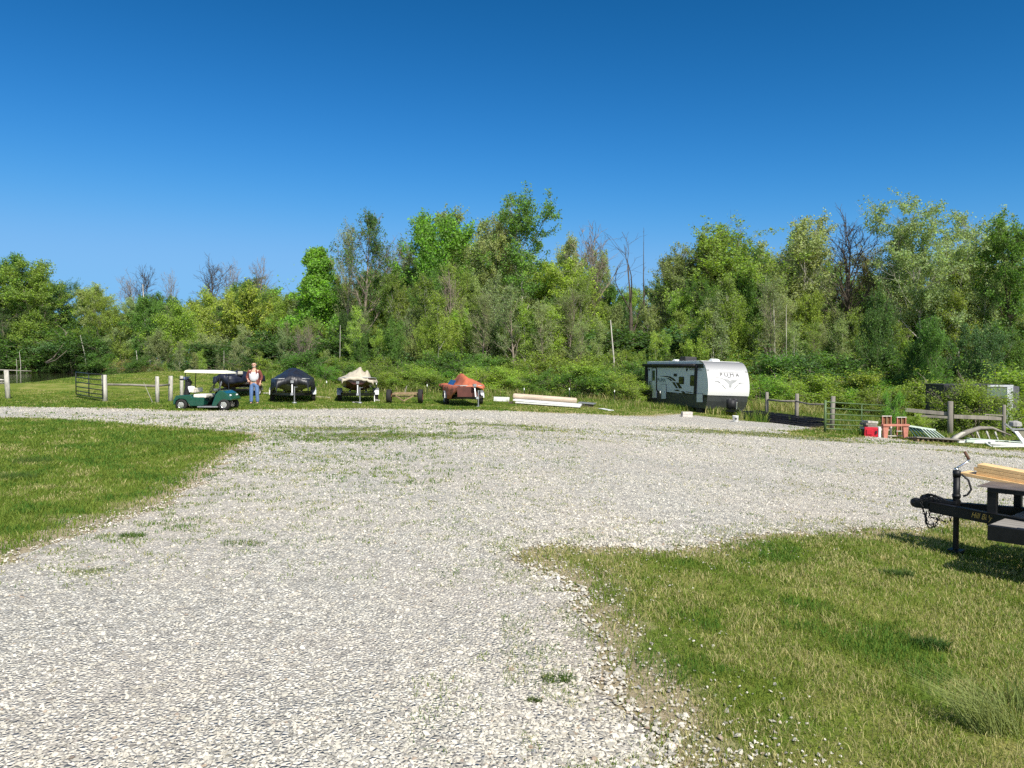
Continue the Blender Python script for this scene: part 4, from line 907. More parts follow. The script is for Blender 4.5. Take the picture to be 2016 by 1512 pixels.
# running gear
for y_ in (4.05, 4.95):
    for s_ in (-1, 1): wheel(rv, s_ * (HW - .16), y_, .34, .22, GALV, z=.34 + (.10 if s_ > 0 else 0))
MB().box(-.9, -.78, .3, 8.6, .26, .36).box(.78, .9, .3, 8.6, .26, .36).build('chassis_rail', BLACK, rv)
for y_ in (.95, 8.1):
    for s_ in (-1, 1): MB().bar((s_ * .85, y_, .30), (s_ * .98, y_ - .25, .02), .06).box(s_ * .98 - .12, s_ * .98 + .12, y_ - .37, y_ - .13, 0, .03).build('stabiliser_jack', BLACK, rv)
MB().box(-1.3, -.6, .75, 1.25, .06, .34).build('step_box', BLACKP, rv, bevel=.02)
MB().box(-.9, .2, 8.75, 9.5, .30, .36).box(-.8, .2, 9.1, 9.6, .12, .30).build('rear_rack', BLACK, rv)
MB().bar((-.85, .35, .32), (-.05, -1.15, .32), .07, .12).bar((.85, .35, .32), (.05, -1.15, .32), .07, .12).build('tongue', BLACK, rv)
MB().box(-.12, .12, -1.42, -1.05, .30, .44, None, .02).build('coupler', BLACK, rv)
MB().tube([(0, -.95, .02), (0, -.95, .75)], .035, 10).box(-.1, .1, -1.05, -.85, 0, .03).tube([(0, -.95, .75), (.0, -.95, .82)], .055, 10).build('tongue_jack', CHROME, rv)
pcv = MB(); 
for s_ in (-1, 1): pcv.lathe([(.02, .40), (.15, .42), (.16, .9), (.12, .98), (.05, 1.0)], 14, T(s_ * .17, -.45, 0))
pcv.box(-.2, .2, -.62, -.3, .42, .92).build('propane_cover', BLACKP, rv, True)
for nm, lb, ct, a, mm in (('wooden_block', 'pinkish timber block lying by the wheels of the travel trailer', 'block', (1352, 821), CONC),):
    p = at(*a); o_ = thing(nm, lb, ct, p, .1); MB().box(-.25, .25, -.15, .15, 0, .12).box(-.24, .25, -.14, .15, .125, .25).build('slab', mm, o_, bevel=.01); MB().box(-.251, .251, -.1, .1, .115, .13).build('joint', BROWNM, o_)
p = at(1448, 831); bk = thing('white_bucket', 'small white bucket under the hitch of the travel trailer', 'bucket', p)
MB().lathe([(.10, 0), (.125, .02), (.135, .27), (.142, .275), (.142, .29), (.128, .29), (.118, .03), (.02, .025)], 18).build('pail', WHITE, bk, True); MB().box(-.06, .02, -.135, -.11, .12, .19).build('sticker', BL, bk)

# ---------------------------------------------------------------- golf cart
K = 34.6; gc0 = at(401, 808); gc = thing('golf_cart', 'dark green golf cart with a white roof parked on the gravel edge', 'golf cart', (gc0.x, gc0.y + .45, g(gc0.x, gc0.y + .4)), R(0))
sx_ = FPX / (gc0.y + .1)
def cx(px, py): return ((px - 401.5) / sx_, (807.5 - py) / sx_)
half = .52
CB = [(343, 796), (343, 788), (348, 779), (356, 777.5), (378, 776.5), (380, 781), (392, 782), (404, 781.5), (403, 797), (400, 799), (377, 799), (371, 792), (368, 787), (362, 785), (354, 785), (348, 789), (346, 796)]
MB().prism([cx(*p) for p in CB], -half, half, 'y').build('rear_body', GREENP, gc, bevel=.035)
FB = [(418, 799), (426, 776), (433, 768), (440, 769), (449, 774), (458, 785), (457, 788), (446, 787), (438, 788), (432, 793), (427, 799.5)]
MB().prism([cx(*p) for p in FB], -half, half, 'y').build('front_cowl', GREENP, gc, bevel=.035)
x0, z0 = cx(398, 801); x1, z1 = cx(428, 799)
MB().box(x0, x1, -half + .02, half - .02, z0, z1 + .03).build('floor_pan', BLACKP, gc, bevel=.01)
MB().box(cx(391, 0)[0], cx(431, 0)[0], -half - .04, -half + .06, z0 - .01, z0 + .04).build('rocker_panel', GALV, gc, bevel=.01)
a, b_ = cx(382, 783), cx(407, 776.5); MB().box(a[0], b_[0], -half + .03, half - .03, a[1], b_[1] + .02).build('seat', CREAM, gc, bevel=.05)
a, b_ = cx(377, 778), cx(382, 762); MB().box(a[0], b_[0], -half + .06, half - .06, a[1] + .1, b_[1] - .03, T(0, 0, 0, 0, 0, 0)).build('backrest', CREAM, gc, bevel=.04)
a = cx(366, 733); c_ = cx(447, 729)
MB().prism([(a[0], a[1] - .01), (a[0] + .03, a[1] + .07), (a[0] + .12, c_[1] + .02), (c_[0] - .35, c_[1] - .0), (c_[0] - .03, c_[1] - .07), (c_[0], a[1] - .05), (c_[0] - .1, a[1] - .05)], -.58, .58, 'y').build('roof', mat('cream_roof', (.80, .78, .62), .4, var=.06), gc, bevel=.02)
for s_ in (-1, 1):
    t0 = cx(367.5, 733); b0 = cx(365, 756); MB().tube([(t0[0], s_ * .47, t0[1]), (b0[0], s_ * .47, b0[1] - .45)], .016, 8).build('roof_post', BLACK, gc)
    t0 = cx(434, 733); b0 = cx(434, 768); MB().tube([(t0[0], s_ * .47, t0[1]), (b0[0], s_ * .47, b0[1] - .02)], .016, 8).build('roof_post', BLACK, gc)
MB().tube([cx(424, 775)[0:1] + (-.25,) + cx(424, 775)[1:], (cx(416, 766)[0], -.25, cx(416, 766)[1])], .018, 8).build('steering_column', BLACK, gc)
sw = MB(); sc_ = Vector((cx(415, 765)[0], -.25, cx(415, 765)[1])); ux = Vector((.5, 0, .86)); uy = Vector((0, 1, 0))
sw.tube([sc_ + (ux * math.cos(a) + uy * math.sin(a)) * .17 for a in np.linspace(0, 6.283, 20)], .014, 6, False); sw.bar(sc_ - ux * .16, sc_ + ux * .16, .02).build('steering_wheel', BLACKP, gc)
for s_ in (-1, 1):
    wheel(gc, cx(359, 0)[0], s_ * .46, .215, .19, CHROME, axis='y'); wheel(gc, cx(442.5, 0)[0], s_ * .45, .215, .19, CHROME, axis='y')
    q_ = cx(452, 778); MB().ball((q_[0], s_ * .34, q_[1]), .06, 10, 6, (1, 1, .6)).build('headlight', mat('lamp_glass', (.6, .6, .58), .15, var=.05), gc, True)
MB().box(cx(344, 0)[0] - .05, cx(349, 0)[0], -.45, .45, .22, .30).build('rear_bumper', BLACKP, gc, bevel=.01)
# rest on the cart
gb = thing('golf_bag', 'dark golf bag with club heads strapped on the back of the golf cart', 'golf bag', gc.location + Vector((cx(362, 0)[0], -.15, cx(0, 779)[1])), 0)
MB().lathe([(.11, 0), (.12, .05), (.11, .35), (.13, .52), (.13, .58), (.02, .58)], 12, T(0, 0, 0, 0, R(8), 0)).build('bag', BLACKP, gb, True)
MB().ball((-.02, 0, .66), .09, 8, 6, (1.3, 1, .8)).build('headcover', mat('blue_grey_cloth', (.14, .17, .30), .8), gb, True); MB().ball((-.2, .05, .62), .06, 8, 6, (2, .7, .6)).build('headcover', BLACKP, gb, True); MB().ball((.14, -.1, .60), .06, 8, 6, (1.2, 1, .8)).build('headcover', BLACKP, gb, True)
for k in range(4): MB().tube([(.02 * k - .03, .03 * k - .05, .5), (.03 * k - .02, .04 * k - .06, .70)], .008, 5).ball((.03 * k, .04 * k - .06, .71), .025, 6, 4, (1.6, .7, .7)).build('golf_club', CHROME, gb)
tw = MB(); rws = []
for i in range(7):
    rws.append([(cx(368 + j * 1.9 + i * .25, 0)[0], -.30 - .04 * math.sin(i * .9 + j * 1.2), cx(0, 759.5 + i * 2.0 + .3 * abs(j - 3))[1]) for j in range(8)])
tw.grid(rws); rws2 = [[(x_, y_ + .02, z_) for x_, y_, z_ in r_] for r_ in rws]; tw.grid(rws2)
to = tw.build('towel', mat('white_towel', (.70, .70, .72), .95, var=.06), None, True, loc=gc.location); tag(to, 'white towel hanging from the golf bag on the golf cart', 'towel')
rc = MB(); rws = []
for i in range(9):
    t_ = i / 8
    rws.append([(cx(426 - 20 * t_ + 1.5 * math.sin(j * 1.7 + i), 0)[0], -.44 + .88 * j / 8, cx(0, 770 + 28 * t_ ** .8 + 1.2 * math.sin(j * 2.1 + i * 1.3))[1]) for j in range(9)])
rc.grid(rws).grid([[(x_ - .03, y_, z_ - .02) for x_, y_, z_ in r_] for r_ in rws])
tag(rc.build('rain_cover', mat('dark_mesh_cloth', (.03, .04, .045), .6, var=.5, scale=9), None, True, loc=gc.location), 'dark mesh rain cover crumpled in the footwell of the golf cart', 'rain cover')

# ---------------------------------------------------------------- covered boats on their trailers
def boat(px, py, yaw, L, Wd, keel, gun, hullm, label, blunt=.25):
    """bow towards local -y at y=0; returns empty on the ground"""
    p = at(px, py); b = thing('boat', label, 'boat', p, yaw); h = MB(); rows = []
    for i in range(13):
        v = i / 12; w = Wd / 2 * (blunt + (1 - blunt) * min(1, (v / .35)) ** .6); ch = .72 + .16 * min(1, v / .5); k_ = keel + (gun - keel) * .55 * max(0, 1 - v / .16) ** 1.6
        y_ = v * L; gn = gun + .10 * (1 - v) ** 2
        rows.append([(-w, y_, gn), (-w * .97, y_, gn - .12), (-w * ch, y_, k_ + .18), (-w * .35, y_, k_ + .04), (0, y_, k_), (w * .35, y_, k_ + .04), (w * ch, y_, k_ + .18), (w * .97, y_, gn - .12), (w, y_, gn)])
    h.grid(rows); n0 = len(rows[0])
    h.add(rows[0], [tuple(range(n0))]); h.add(rows[-1], [tuple(range(n0))[::-1]]); h.grid([[r_[0] for r_ in rows], [r_[-1] for r_ in rows]])
    h.build('hull', hullm, b); rb = MB()
    for s_ in (0, -1): rb.tube([Vector(r_[s_]) for r_ in rows], .03, 6)
    rb.tube([Vector(rows[0][0]), Vector(rows[0][-1])], .03, 6); rb.build('rub_rail', GREYH, b)
    return b, p
def cover(p, yaw, L, Wd, gun, hfun, m_, label, skirt=.25, seed=0, blunt=.3, nx_=34, ny_=40, over=.04, y0=-.08, hem=None):
    rows = []
    for i in range(ny_ + 1):
        v = i / ny_; w = Wd / 2 * (blunt + (1 - blunt) * min(1, (v / .30)) ** .6) + over; y_ = y0 + v * (L - y0 + .1); r_ = []
        for j in range(-3, nx_ + 4):
            u = min(1, max(-1, 2 * j / nx_ - 1)); ex = max(0, -j, j - nx_); z_ = gun + hfun(u, v) + .036 * (fbm(u * 6 + seed, v * 16, seed) - .5) * 4 * (1 - abs(u) ** 4)
            dz = ex * (skirt if hem is None else hem(u, v)) / 3; fl = .03 * math.sin(v * 40 + seed) * ex / 3
            r_.append((u * w + (ex * .012 + fl) * (1 if u > 0 else -1), y_, z_ - dz))
        rows.append(r_)
    f0 = [(x_, y_ - .03 - .01 * math.sin(x_ * 14), z_ - skirt * (1.0 + .25 * math.sin(x_ * 7 + seed))) for x_, y_, z_ in rows[0]]
    rows = [f0] + rows
    o = MB().grid(rows).build('boat_cover', m_, None, True, loc=p); o.rotation_euler = (0, 0, yaw)
    sd = o.modifiers.new('thick', 'SOLIDIFY'); sd.thickness = .012
    return tag(o, label, 'tarp')
def btrailer(p, yaw, L, Wd, label, wr=.30, jx=0, ty=2.4, fend=GALV, winch=.95, tongue=-1.0, wheels=(-1, 1)):
    t_ = thing('boat_trailer', label, 'boat trailer', p, yaw); f_ = MB(); hw = Wd / 2
    f_.bar((-hw + .12, 1.0, .42), (-hw + .12, L * .85, .42), .07, .09).bar((hw - .12, 1.0, .42), (hw - .12, L * .85, .42), .07, .09).bar((-hw + .12, 1.0, .42), (jx, tongue, .42), .07, .09).bar((hw - .12, 1.0, .42), (jx, tongue, .42), .07, .09)
    for y_ in (1.0, ty, L * .8): f_.bar((-hw + .1, y_, .40), (hw - .1, y_, .40), .06, .06)
    f_.bar((-hw, ty, wr), (hw, ty, wr), .06); f_.build('frame', BLACK, t_)
    for s_ in (-1, 1): MB().bar((s_ * .4, .9, .52), (s_ * .4, L * .8, .50), .10, .05).build('bunk_board', GREYH, t_)
    for s_ in (-1, 1):
        if s_ in wheels:
            wheel(t_, s_ * (hw - .02), ty, wr, .2, GALV)
            fb = MB(); fb.grid([[(s_ * (hw - .02) + q_ * .13, ty + math.cos(a) * (wr + .07), wr + math.sin(a) * (wr + .07)) for q_ in (-1, 1)] for a in np.linspace(.1, 3.04, 10)])
            fo = fb.build('fender', fend, t_); md = fo.modifiers.new('t', 'SOLIDIFY'); md.thickness = .015
    MB().bar((jx, tongue + .25, .45), (jx, tongue + .55, winch), .05, .05, (1, 0, 0)).box(jx - .07, jx + .07, tongue + .42, tongue + .66, winch - .02, winch + .1).build('winch_post', GALV, t_)
    MB().tube([(jx + .1, tongue + .15, .05), (jx + .1, tongue + .15, .78)], .028, 8).tube([(jx + .1, tongue + .15, .74), (jx + .24, tongue + .1, .76)], .012, 6).build('jack', GALV, t_)
    MB().lathe([(.10, 0), (.12, .03), (.10, .07), (.03, .09)], 12, T(jx + .1, tongue + .15, 0)).build('jack_wheel', GALV, t_, True)
    MB().box(jx - .06, jx + .06, tongue - .2, tongue + .05, .40, .50, None, .01).build('coupler', GALV, t_)
    return t_
# black covered boat
b2, p2 = boat(563, 796, R(15), 4.9, 1.9, .50, 1.02, OLIVEH, 'olive grey boat under the black cover right of the standing man', .62); b2.location.y += 1.0; b2.location.z = g(p2.x, p2.y + 1)
f2 = lambda u, v: (.50 * math.exp(-abs((u - .05) / .72) ** 2.4) * min(1, (v + .05) / .35) * (1 - .35 * v) + .10 * (1 - abs(u)))
cover(b2.location, R(15), 4.9, 1.9, 1.06, f2, BLACKT, 'black cover peaked over the boat right of the standing man', .34, 1, .66, hem=lambda u, v: .34 + .45 * (u < 0) * min(1, v * 3) + .15 * (u > 0) * (v > .1))
btrailer(b2.location, R(15), 4.9, 1.95, 'trailer with a silver jack under the black covered boat', tongue=-.75, ty=1.9)
# beige covered boat
b3, p3 = boat(696, 795, R(11), 5.0, 1.8, .55, 1.12, DARKH, 'dark red boat under the beige canvas cover', .66); b3.location.y += 1.0; b3.location.z = g(p3.x, p3.y + 1)
f3 = lambda u, v: (.34 * math.exp(-((u + .25) / .5) ** 2) + .42 * math.exp(-((u - .12) / .22) ** 2) * (v > .08) * min(1, v * 4) + .36 * math.exp(-((u - .52) / .16) ** 2) * min(1, v * 5) + .04 - .12 * (u > .7)) * min(1, .35 + v * 3) * (1 - .5 * v)
cover(b3.location, R(11), 5.0, 1.8, 1.14, f3, BEIGET, 'beige canvas cover with two humps over the dark red boat', .13, 2, .72)
btrailer(b3.location, R(11), 5.0, 1.85, 'trailer with a bright jack under the beige covered boat', tongue=-.8, ty=1.8)
# orange covered boat
b4, p4 = boat(924, 803, R(13), 4.6, 1.6, .45, .86, BLACKP, 'low black boat under the orange tarp', .6); b4.location.y += 1.2; b4.location.z = g(p4.x, p4.y + 1.2)
f4 = lambda u, v: (.46 * math.exp(-((u + .18) / .26) ** 2) * math.exp(-((v - .4) / .35) ** 2) + .24 * math.exp(-((u - .35) / .5) ** 2) + .05) * min(1, .3 + v * 3.5)
cover(b4.location, R(13), 4.6, 1.6, .90, f4, ORANGET, 'orange tarp with a pointed hump over the low black boat', .10, 3, .62, hem=lambda u, v: .12 + .50 * (u < 0) * min(1, v * 5) * (v < .6))
btrailer(b4.location, R(13), 4.6, 1.7, 'trailer with its left wheel showing under the orange covered boat', tongue=-.95, ty=2.1, jx=.1)
tb_ = MB().grid([[(-.84 + .09 * i - .0 * j, 1.2 + .3 * j, .62 + .14 * i + .015 * math.sin(j * 2 + i)) for j in range(7)] for i in range(5)]).grid([[(-.845 + .09 * i, 1.2 + .3 * j, .60 + .14 * i) for j in range(7)] for i in range(5)]).build('blue_tarp', BLUET, None, True, loc=b4.location)
tb_.rotation_euler = (0, 0, R(13)); tag(tb_, 'blue tarp showing at the left side of the orange covered boat', 'tarp')
rf = MB(); rws = []
for i in range(7):
    t_ = i / 6; rws.append([(-.66 + (.98) * (j / 8) * (.72 + .35 * t_) - .0, -.20 - .10 * t_ + .02 * math.sin(j * 2 + i), .92 - .45 * t_) for j in range(9)])
rf.grid(rws).grid([[(x_, y_ + .015, z_) for x_, y_, z_ in r_] for r_ in rws])
ro_ = rf.build('tarp_flap', mat('shaded_orange_tarp', (.075, .02, .013), .7, var=.2), None, True, loc=b4.location); ro_.rotation_euler = (0, 0, R(13)); tag(ro_, 'front panel of the orange tarp at the bow, its shade painted in dark red', 'tarp')  # orange tarp's front panel; its shade is put into the dark red colour
# the boat behind the golf cart, seen from its side, with an outboard motor
b1, p1_ = boat(462, 795, R(-12), 2.6, 1.45, .50, .95, DARKH, 'dark red boat on its trailer behind the golf cart', .45)
b1.location = (PX(437, 38.0), 38.0, g(PX(437, 38.0), 38.0))
f1 = lambda u, v: (.30 * math.exp(-(u / .6) ** 2) * (1 - .25 * v) + .10) * min(1, .45 + v * 2)
cover(b1.location, R(-12), 2.6, 1.45, .98, f1, NAVYT, 'navy blue cover bulging over the boat behind the golf cart', .32, 5, .5)
btrailer(b1.location, R(-12), 2.6, 1.6, 'trailer with dark wheels under the navy covered boat', tongue=-.5, ty=1.9)
om = thing('outboard_motor', 'grey outboard motor with a white label behind the golf cart roof', 'outboard motor', (PX(457, 38.6), 38.6, P(457, 749, 38.6).z), R(20))
MB().prism([(-.22, .08), (-.24, .30), (-.10, .46), (.14, .46), (.24, .38), (.2, .08)], -.17, .17, 'y').build('cowl', mat('grey_cowl', (.13, .14, .15), .35, var=.2), om, bevel=.015)
MB().prism([(-.23, .0), (-.25, .08), (.21, .08), (.18, .0)], -.175, .175, 'y').build('white_band', WHITE, om, bevel=.01); MB().prism([(-.1, 0), (.14, 0), (.10, -.75), (-.06, -.75)], -.07, .07, 'y').build('leg', BLACKP, om)
bs = thing('fishing_chair', 'small tan folding chair on the covered boat left of the standing man', 'chair', (PX(472.5, 38.4), 38.4, g(PX(472, 38.4), 38.4) + 1.12), .2); MB().box(-.12, .12, -.15, .15, 0, .07).build('cushion', BLACKP, bs, bevel=.02); MB().box(-.12, .12, .05, .14, .07, .22).build('backrest', mat('tan_vinyl', (.42, .40, .33), .6), bs, bevel=.02)
# bare axle
ax_ = at(794, 795); ax = thing('axle_frame', 'bare rusty axle frame on two tyres between the beige and orange boats', 'axle', ax_, R(2))
ax.location.y += .3
for s_ in (-1, 1): wheel(ax, s_ * .76, .3, .34, .23, RUST)
MB().bar((-.7, .3, .34), (.7, .3, .34), .07).bar((-.55, .1, .45), (-.55, 1.4, .45), .07, .1).bar((.55, .1, .45), (.55, 1.4, .45), .07, .1).bar((-.55, .1, .47), (.55, .1, .47), .06, .09).bar((-.5, .2, .40), (0, -.35, .14), .04, .05).bar((.5, .2, .40), (0, -.35, .14), .04, .05).bar((-.55, 1.4, .47), (.55, 1.4, .47), .06).build('frame', BROWNM, ax)
MB().bar((0, .2, .45), (.10, .3, .85), .03).build('upright_rod', WOODG, ax)

# ---------------------------------------------------------------- the man
def joined(*ms):
    V, F = [], []
    for me in ms:
        if isinstance(me, MB): v_, f_ = me.v, me.f
        else: v_ = [tuple(v.co) for v in me.vertices]; f_ = [tuple(p.vertices) for p in me.polygons]
        o_ = len(V); V += v_; F += [tuple(i + o_ for i in f) for f in f_]
    r_ = bpy.data.meshes.new('body'); r_.from_pydata(V, [], F); r_.update(); r_.polygons.foreach_set('use_smooth', [True] * len(r_.polygons)); return r_
pm = at(501, 797); man = thing('person', 'bald man in an open rust red shirt over a grey tee and blue jeans, standing', 'person', pm, R(4)); man.scale = (1.04, 1.04, 1.04)
SKIN = mat('skin', (.62, .36, .26), .55, var=.08)
bv = [(0, 0, .96), (0, .01, 1.12), (0, .01, 1.33), (0, .01, 1.46), (0, -.01, 1.54), (0, -.025, 1.61), (0, -.02, 1.69), (0, -.01, 1.745),
      (-.19, .01, 1.42), (-.30, .05, 1.16), (-.23, -.13, 1.05), (.19, .01, 1.42), (.31, .06, 1.15), (.25, -.05, .95),
      (-.10, 0, .88), (-.12, -.03, .50), (-.13, .02, .10), (-.15, -.13, .05), (.10, 0, .88), (.12, -.02, .50), (.12, .03, .10), (.15, -.12, .05)]
be = [(0, 1), (1, 2), (2, 3), (3, 4), (4, 5), (5, 6), (6, 7), (2, 8), (8, 9), (9, 10), (2, 11), (11, 12), (12, 13), (0, 14), (14, 15), (15, 16), (16, 17), (0, 18), (18, 19), (19, 20), (20, 21)]
br_ = [(.16, .12), (.17, .14), (.17, .12), .08, .058, (.072, .078), (.078, .092), (.062, .072), .055, .043, .028, .055, .043, .028, (.09, .09), .058, .036, .022, (.09, .09), .058, .036, .022]
body = skin_mesh('b', bv, be, br_, 2)
def hand(w, d, side_, curl=.5):
    """palm and five bent fingers growing from wrist w along d"""
    w = Vector(w); d = Vector(d).normalized(); s_ = Vector((0, -1, 0)).cross(d).normalized() * side_; nrm = d.cross(s_)
    vs = [w, w + d * .045, w + d * .085]; es = [(0, 1), (1, 2)]; rs = [.026, (.034, .018), (.038, .016)]
    for k, L in enumerate((.07, .08, .075, .06)):
        b0 = len(vs); p = w + d * .09 + s_ * (-.03 + .02 * k); vs.append(p); rs.append(.010); es.append((2, b0)); dd = d.copy()
        for j in range(3): dd = (dd + nrm * curl * .5).normalized(); p = p + dd * (L / 3); vs.append(p); rs.append(.0095 - .001 * j); es.append((b0 + j, b0 + j + 1))
    b0 = len(vs); p = w + d * .035 - s_ * .03; vs.append(p); rs.append(.013); es.append((1, b0))
    for j in range(2): p = p + (d * .7 - s_ * .6).normalized() * .03; vs.append(p); rs.append(.011); es.append((b0 + j, b0 + j + 1))
    return skin_mesh('h', [tuple(v) for v in vs], es, rs, 1)
h1 = hand((-.23, -.13, 1.05), (.55, -.35, -.55), 1, .7); h2 = hand((.25, -.05, .95), (-.1, -.2, -1), -1, .4)
face = MB().ball((0, -.115, 1.665), .017, 8, 6, (.8, 1, 1.7)).ball((-.082, -.01, 1.67), .02, 6, 5, (.5, 1, 1.5)).ball((.082, -.01, 1.67), .02, 6, 5, (.5, 1, 1.5)).ball((0, -.10, 1.60), .03, 8, 5, (1.2, .7, .6)).ball((-.033, -.103, 1.705), .018, 6, 4, (1.4, .6, .5)).ball((.033, -.103, 1.705), .018, 6, 4, (1.4, .6, .5))
obj('body', joined(body, h1, h2, face), SKIN, man)
eb = MB()
for s_ in (-1, 1): eb.ball((s_ * .032, -.106, 1.685), .009, 6, 5)
eb.build('eye', mat('eye_dark', (.03, .03, .03), .3), man); MB().ball((0, -.108, 1.625), .02, 8, 4, (1.3, .5, .25)).build('mouth', mat('lip', (.35, .14, .12), .6), man)
hm = mat('grey_hair', (.42, .38, .33), .9, var=.3, scale=40)
hr = MB().grid([[(math.sin(a) * .089 * f_, -math.cos(a) * .098 * f_ - .01, z_) for a in np.linspace(1.45, 4.83, 12)] for z_, f_ in ((1.60, .9), (1.65, 1.0), (1.70, 1.02), (1.735, .93))])
hr.build('hair', hm, man, True); MB().grid([[(math.sin(a) * .075 * f_, -math.cos(a) * .095 * f_ - .02, z_) for a in np.linspace(-1.2, 1.2, 10)] for z_, f_ in ((1.618, 1.02), (1.595, 1.02), (1.57, .85))]).build('beard', hm, man, True)
TEE = mat('grey_tee', (.50, .50, .53), .9, var=.08); JEAN = mat('blue_jeans', (.10, .17, .33), .9, var=.25, scale=14, bump=.2)
me = skin_mesh('t', [(0, 0, .93), (0, -.01, 1.10), (0, .0, 1.33), (0, .01, 1.44), (-.17, .01, 1.41), (.17, .01, 1.41)], [(0, 1), (1, 2), (2, 3), (2, 4), (2, 5)], [(.20, .165), (.21, .19), (.19, .15), .09, .075, .075], 2); obj('tee_shirt', me, TEE, man)
me = skin_mesh('j', [(0, 0, .95), (0, 0, 1.0), (-.10, 0, .86), (-.12, -.03, .50), (-.13, .01, .09), (.10, 0, .86), (.12, -.02, .50), (.125, .02, .09)], [(0, 1), (0, 2), (2, 3), (3, 4), (0, 5), (5, 6), (6, 7)], [(.175, .13), (.172, .13), (.105, .11), .082, .075, (.105, .11), .082, .075], 2); obj('jeans', me, JEAN, man)
sh = bpy.data.materials.new('plaid_shirt'); sh.use_nodes = True; n = sh.node_tree; b = n.nodes['Principled BSDF']; b.inputs['Roughness'].default_value = .9
tc = N(n, 'ShaderNodeTexCoord').outputs['Object']; ck = N(n, 'ShaderNodeTexChecker'); ck.inputs['Scale'].default_value = 28; ck.inputs[1].default_value = (.20, .055, .04, 1); ck.inputs[2].default_value = (.11, .03, .025, 1); n.links.new(tc, ck.inputs[0]); n.links.new(ck.outputs[0], b.inputs['Base Color'])
rows = []
for z_, rx_, ry_, op in ((1.47, .085, .085, .7), (1.44, .15, .11, .55), (1.36, .205, .150, .50), (1.22, .205, .165, .52), (1.08, .21, .175, .55), (.97, .215, .170, .62), (.86, .22, .165, .70)):
    rows.append([(math.sin(a) * rx_, -math.cos(a) * ry_ + .01 + .006 * math.sin(9 * a), z_) for a in np.linspace(op, 6.283 - op, 26)])
sm_ = MB().grid(rows).grid([[(x_ * .97, y_ * .97, z_) for x_, y_, z_ in r_] for r_ in rows])
arms = [skin_mesh('a', [(s_ * .16, .01, 1.42), (s_ * .21, .01, 1.40), (s_ * .305, .05, 1.16), w_], [(0, 1), (1, 2), (2, 3)], [.075, .078, .064, .048], 2) for s_, w_ in ((-1, (-.245, -.10, 1.06)), (1, (.262, -.03, .99)))]
obj('overshirt', joined(sm_, *arms), sh, man)
for s_, ax2 in ((-1, -.135), (1, .13)): MB().prism([(ax2 - .05, -.20), (ax2 + .05, -.20), (ax2 + .06, -.05), (ax2 + .055, .09), (ax2 - .055, .09), (ax2 - .06, -.05)], 0, .085, 'z').build('shoe', mat('brown_shoe', (.12, .10, .08), .7), man, bevel=.012)

# ---------------------------------------------------------------- fences, gates and posts
def post(b_, p, h, r, lean=(0, 0), n_=9, sq=False):
    p = Vector(p); top = p + Vector((lean[0] * h, lean[1] * h, h)); m_ = p.lerp(top, .5)
    b_.tube([p - Vector((0, 0, .1)), m_, top - Vector((0, 0, .02)), top], [r * 1.05, r, r * .97, r * .8], n_); return top
def rel(b_, o): b_.v = [tuple(Vector(v) - o) for v in b_.v]; return b_
# left rail fence
YL = 34.5; fl = thing('rail_fence', 'pale post and rail fence left of the golf cart', 'fence', gp(260, YL)); O = fl.location.copy()
for px, y0, y1, Y_, ln, r_ in ((206, 738, 795, 34.3, -.02, .11), (309.5, 741, 796, 34.5, -.01, .085), (335, 740, 790, 36.0, .02, .10), (357, 740, 789, 37.0, .01, .085)):
    q = gp(px, Y_); h_ = P(px, y0, Y_).z - q.z; b_ = MB(); post(b_, q, h_, r_, (ln, 0)); rel(b_, O).build('post', POSTL, fl, True)
a_ = P(212, 757, 34.2); b2_ = P(306, 760, 34.5); c2_ = P(335, 757, 36.0); bb = MB().tube([a_, a_.lerp(b2_, .5) + Vector((0, 0, .02)), b2_], [.05, .045, .06], 8); rel(bb, O).build('rail', WOODG, fl, True)
rel(MB().tube([b2_, c2_], [.05, .04], 8), O).build('rail', WOODG, fl, True)
wb = MB()
for dz in (.35, .62, .88, 1.08): wb.tube([gp(206, 34.3, dz), gp(309, 34.5, dz), gp(335, 36, dz), gp(357, 37, dz), gp(420, 41, dz), gp(520, 46, dz)], .004, 4)
rel(wb, O).build('wire', DARKM, fl)
tag(limb('leaning_stick', 'pale stick leaning on the rail of the left fence', 'stick', [gp(300, 34.2), P(283, 753, 34.4)], .022, PALE), None)
fp_ = gp(15, 35.5); b_ = MB(); post(b_, fp_, P(13, 729, 35.5).z - fp_.z, .105, (-.05, 0)); tag(rel(b_, fp_).build('fence_post', POSTL, None, True, loc=fp_), 'lone whitewashed post near the left picture edge by the pond', 'fence post')
def gate(label, p0, p1, h0, nb_, m_, tk=.022, mids=(.5,), clear=.16, group=None):
    """tube gate between ground points p0 and p1"""
    p0, p1 = Vector(p0), Vector(p1); t_ = thing('tube_gate', label, 'gate', p0); d = p1 - p0
    for k in range(nb_):
        z_ = clear + (h0 - clear) * (k / (nb_ - 1)) ** 1.15; a, b_ = Vector((0, 0, z_)), d + Vector((0, 0, z_)); MB().tube([a, a.lerp(b_, .5) - Vector((0, 0, .01)), b_], tk, 7).build('bar', m_, t_, True)
    for f_ in (0, 1) + tuple(mids): MB().tube([d * f_ + Vector((0, 0, clear - .02)), d * f_ + Vector((0, 0, h0 + .01))], tk, 7).build('upright', m_, t_, True)
    return t_
gate('dark open tube gate hanging from a whitewashed post on the left', gp(202, 34.2), gp(149, 37.2), 1.22, 6, DARKM, .025)
gate('long green tube gate closing the yard on the right', gp(1627, 31.2), gp(1762, 34.0), 1.25, 6, GREENM, .024, (.5,))
q = gp(1625.5, 31.0); b_ = MB(); b_.tube([q - Vector((0, 0, .1)), q + Vector((0, 0, 1.33))], .045, 9); tag(rel(b_, q).build('gate_post', GREENM, None, True, loc=q), 'dark green steel post at the hinge of the long green gate', 'gate post')
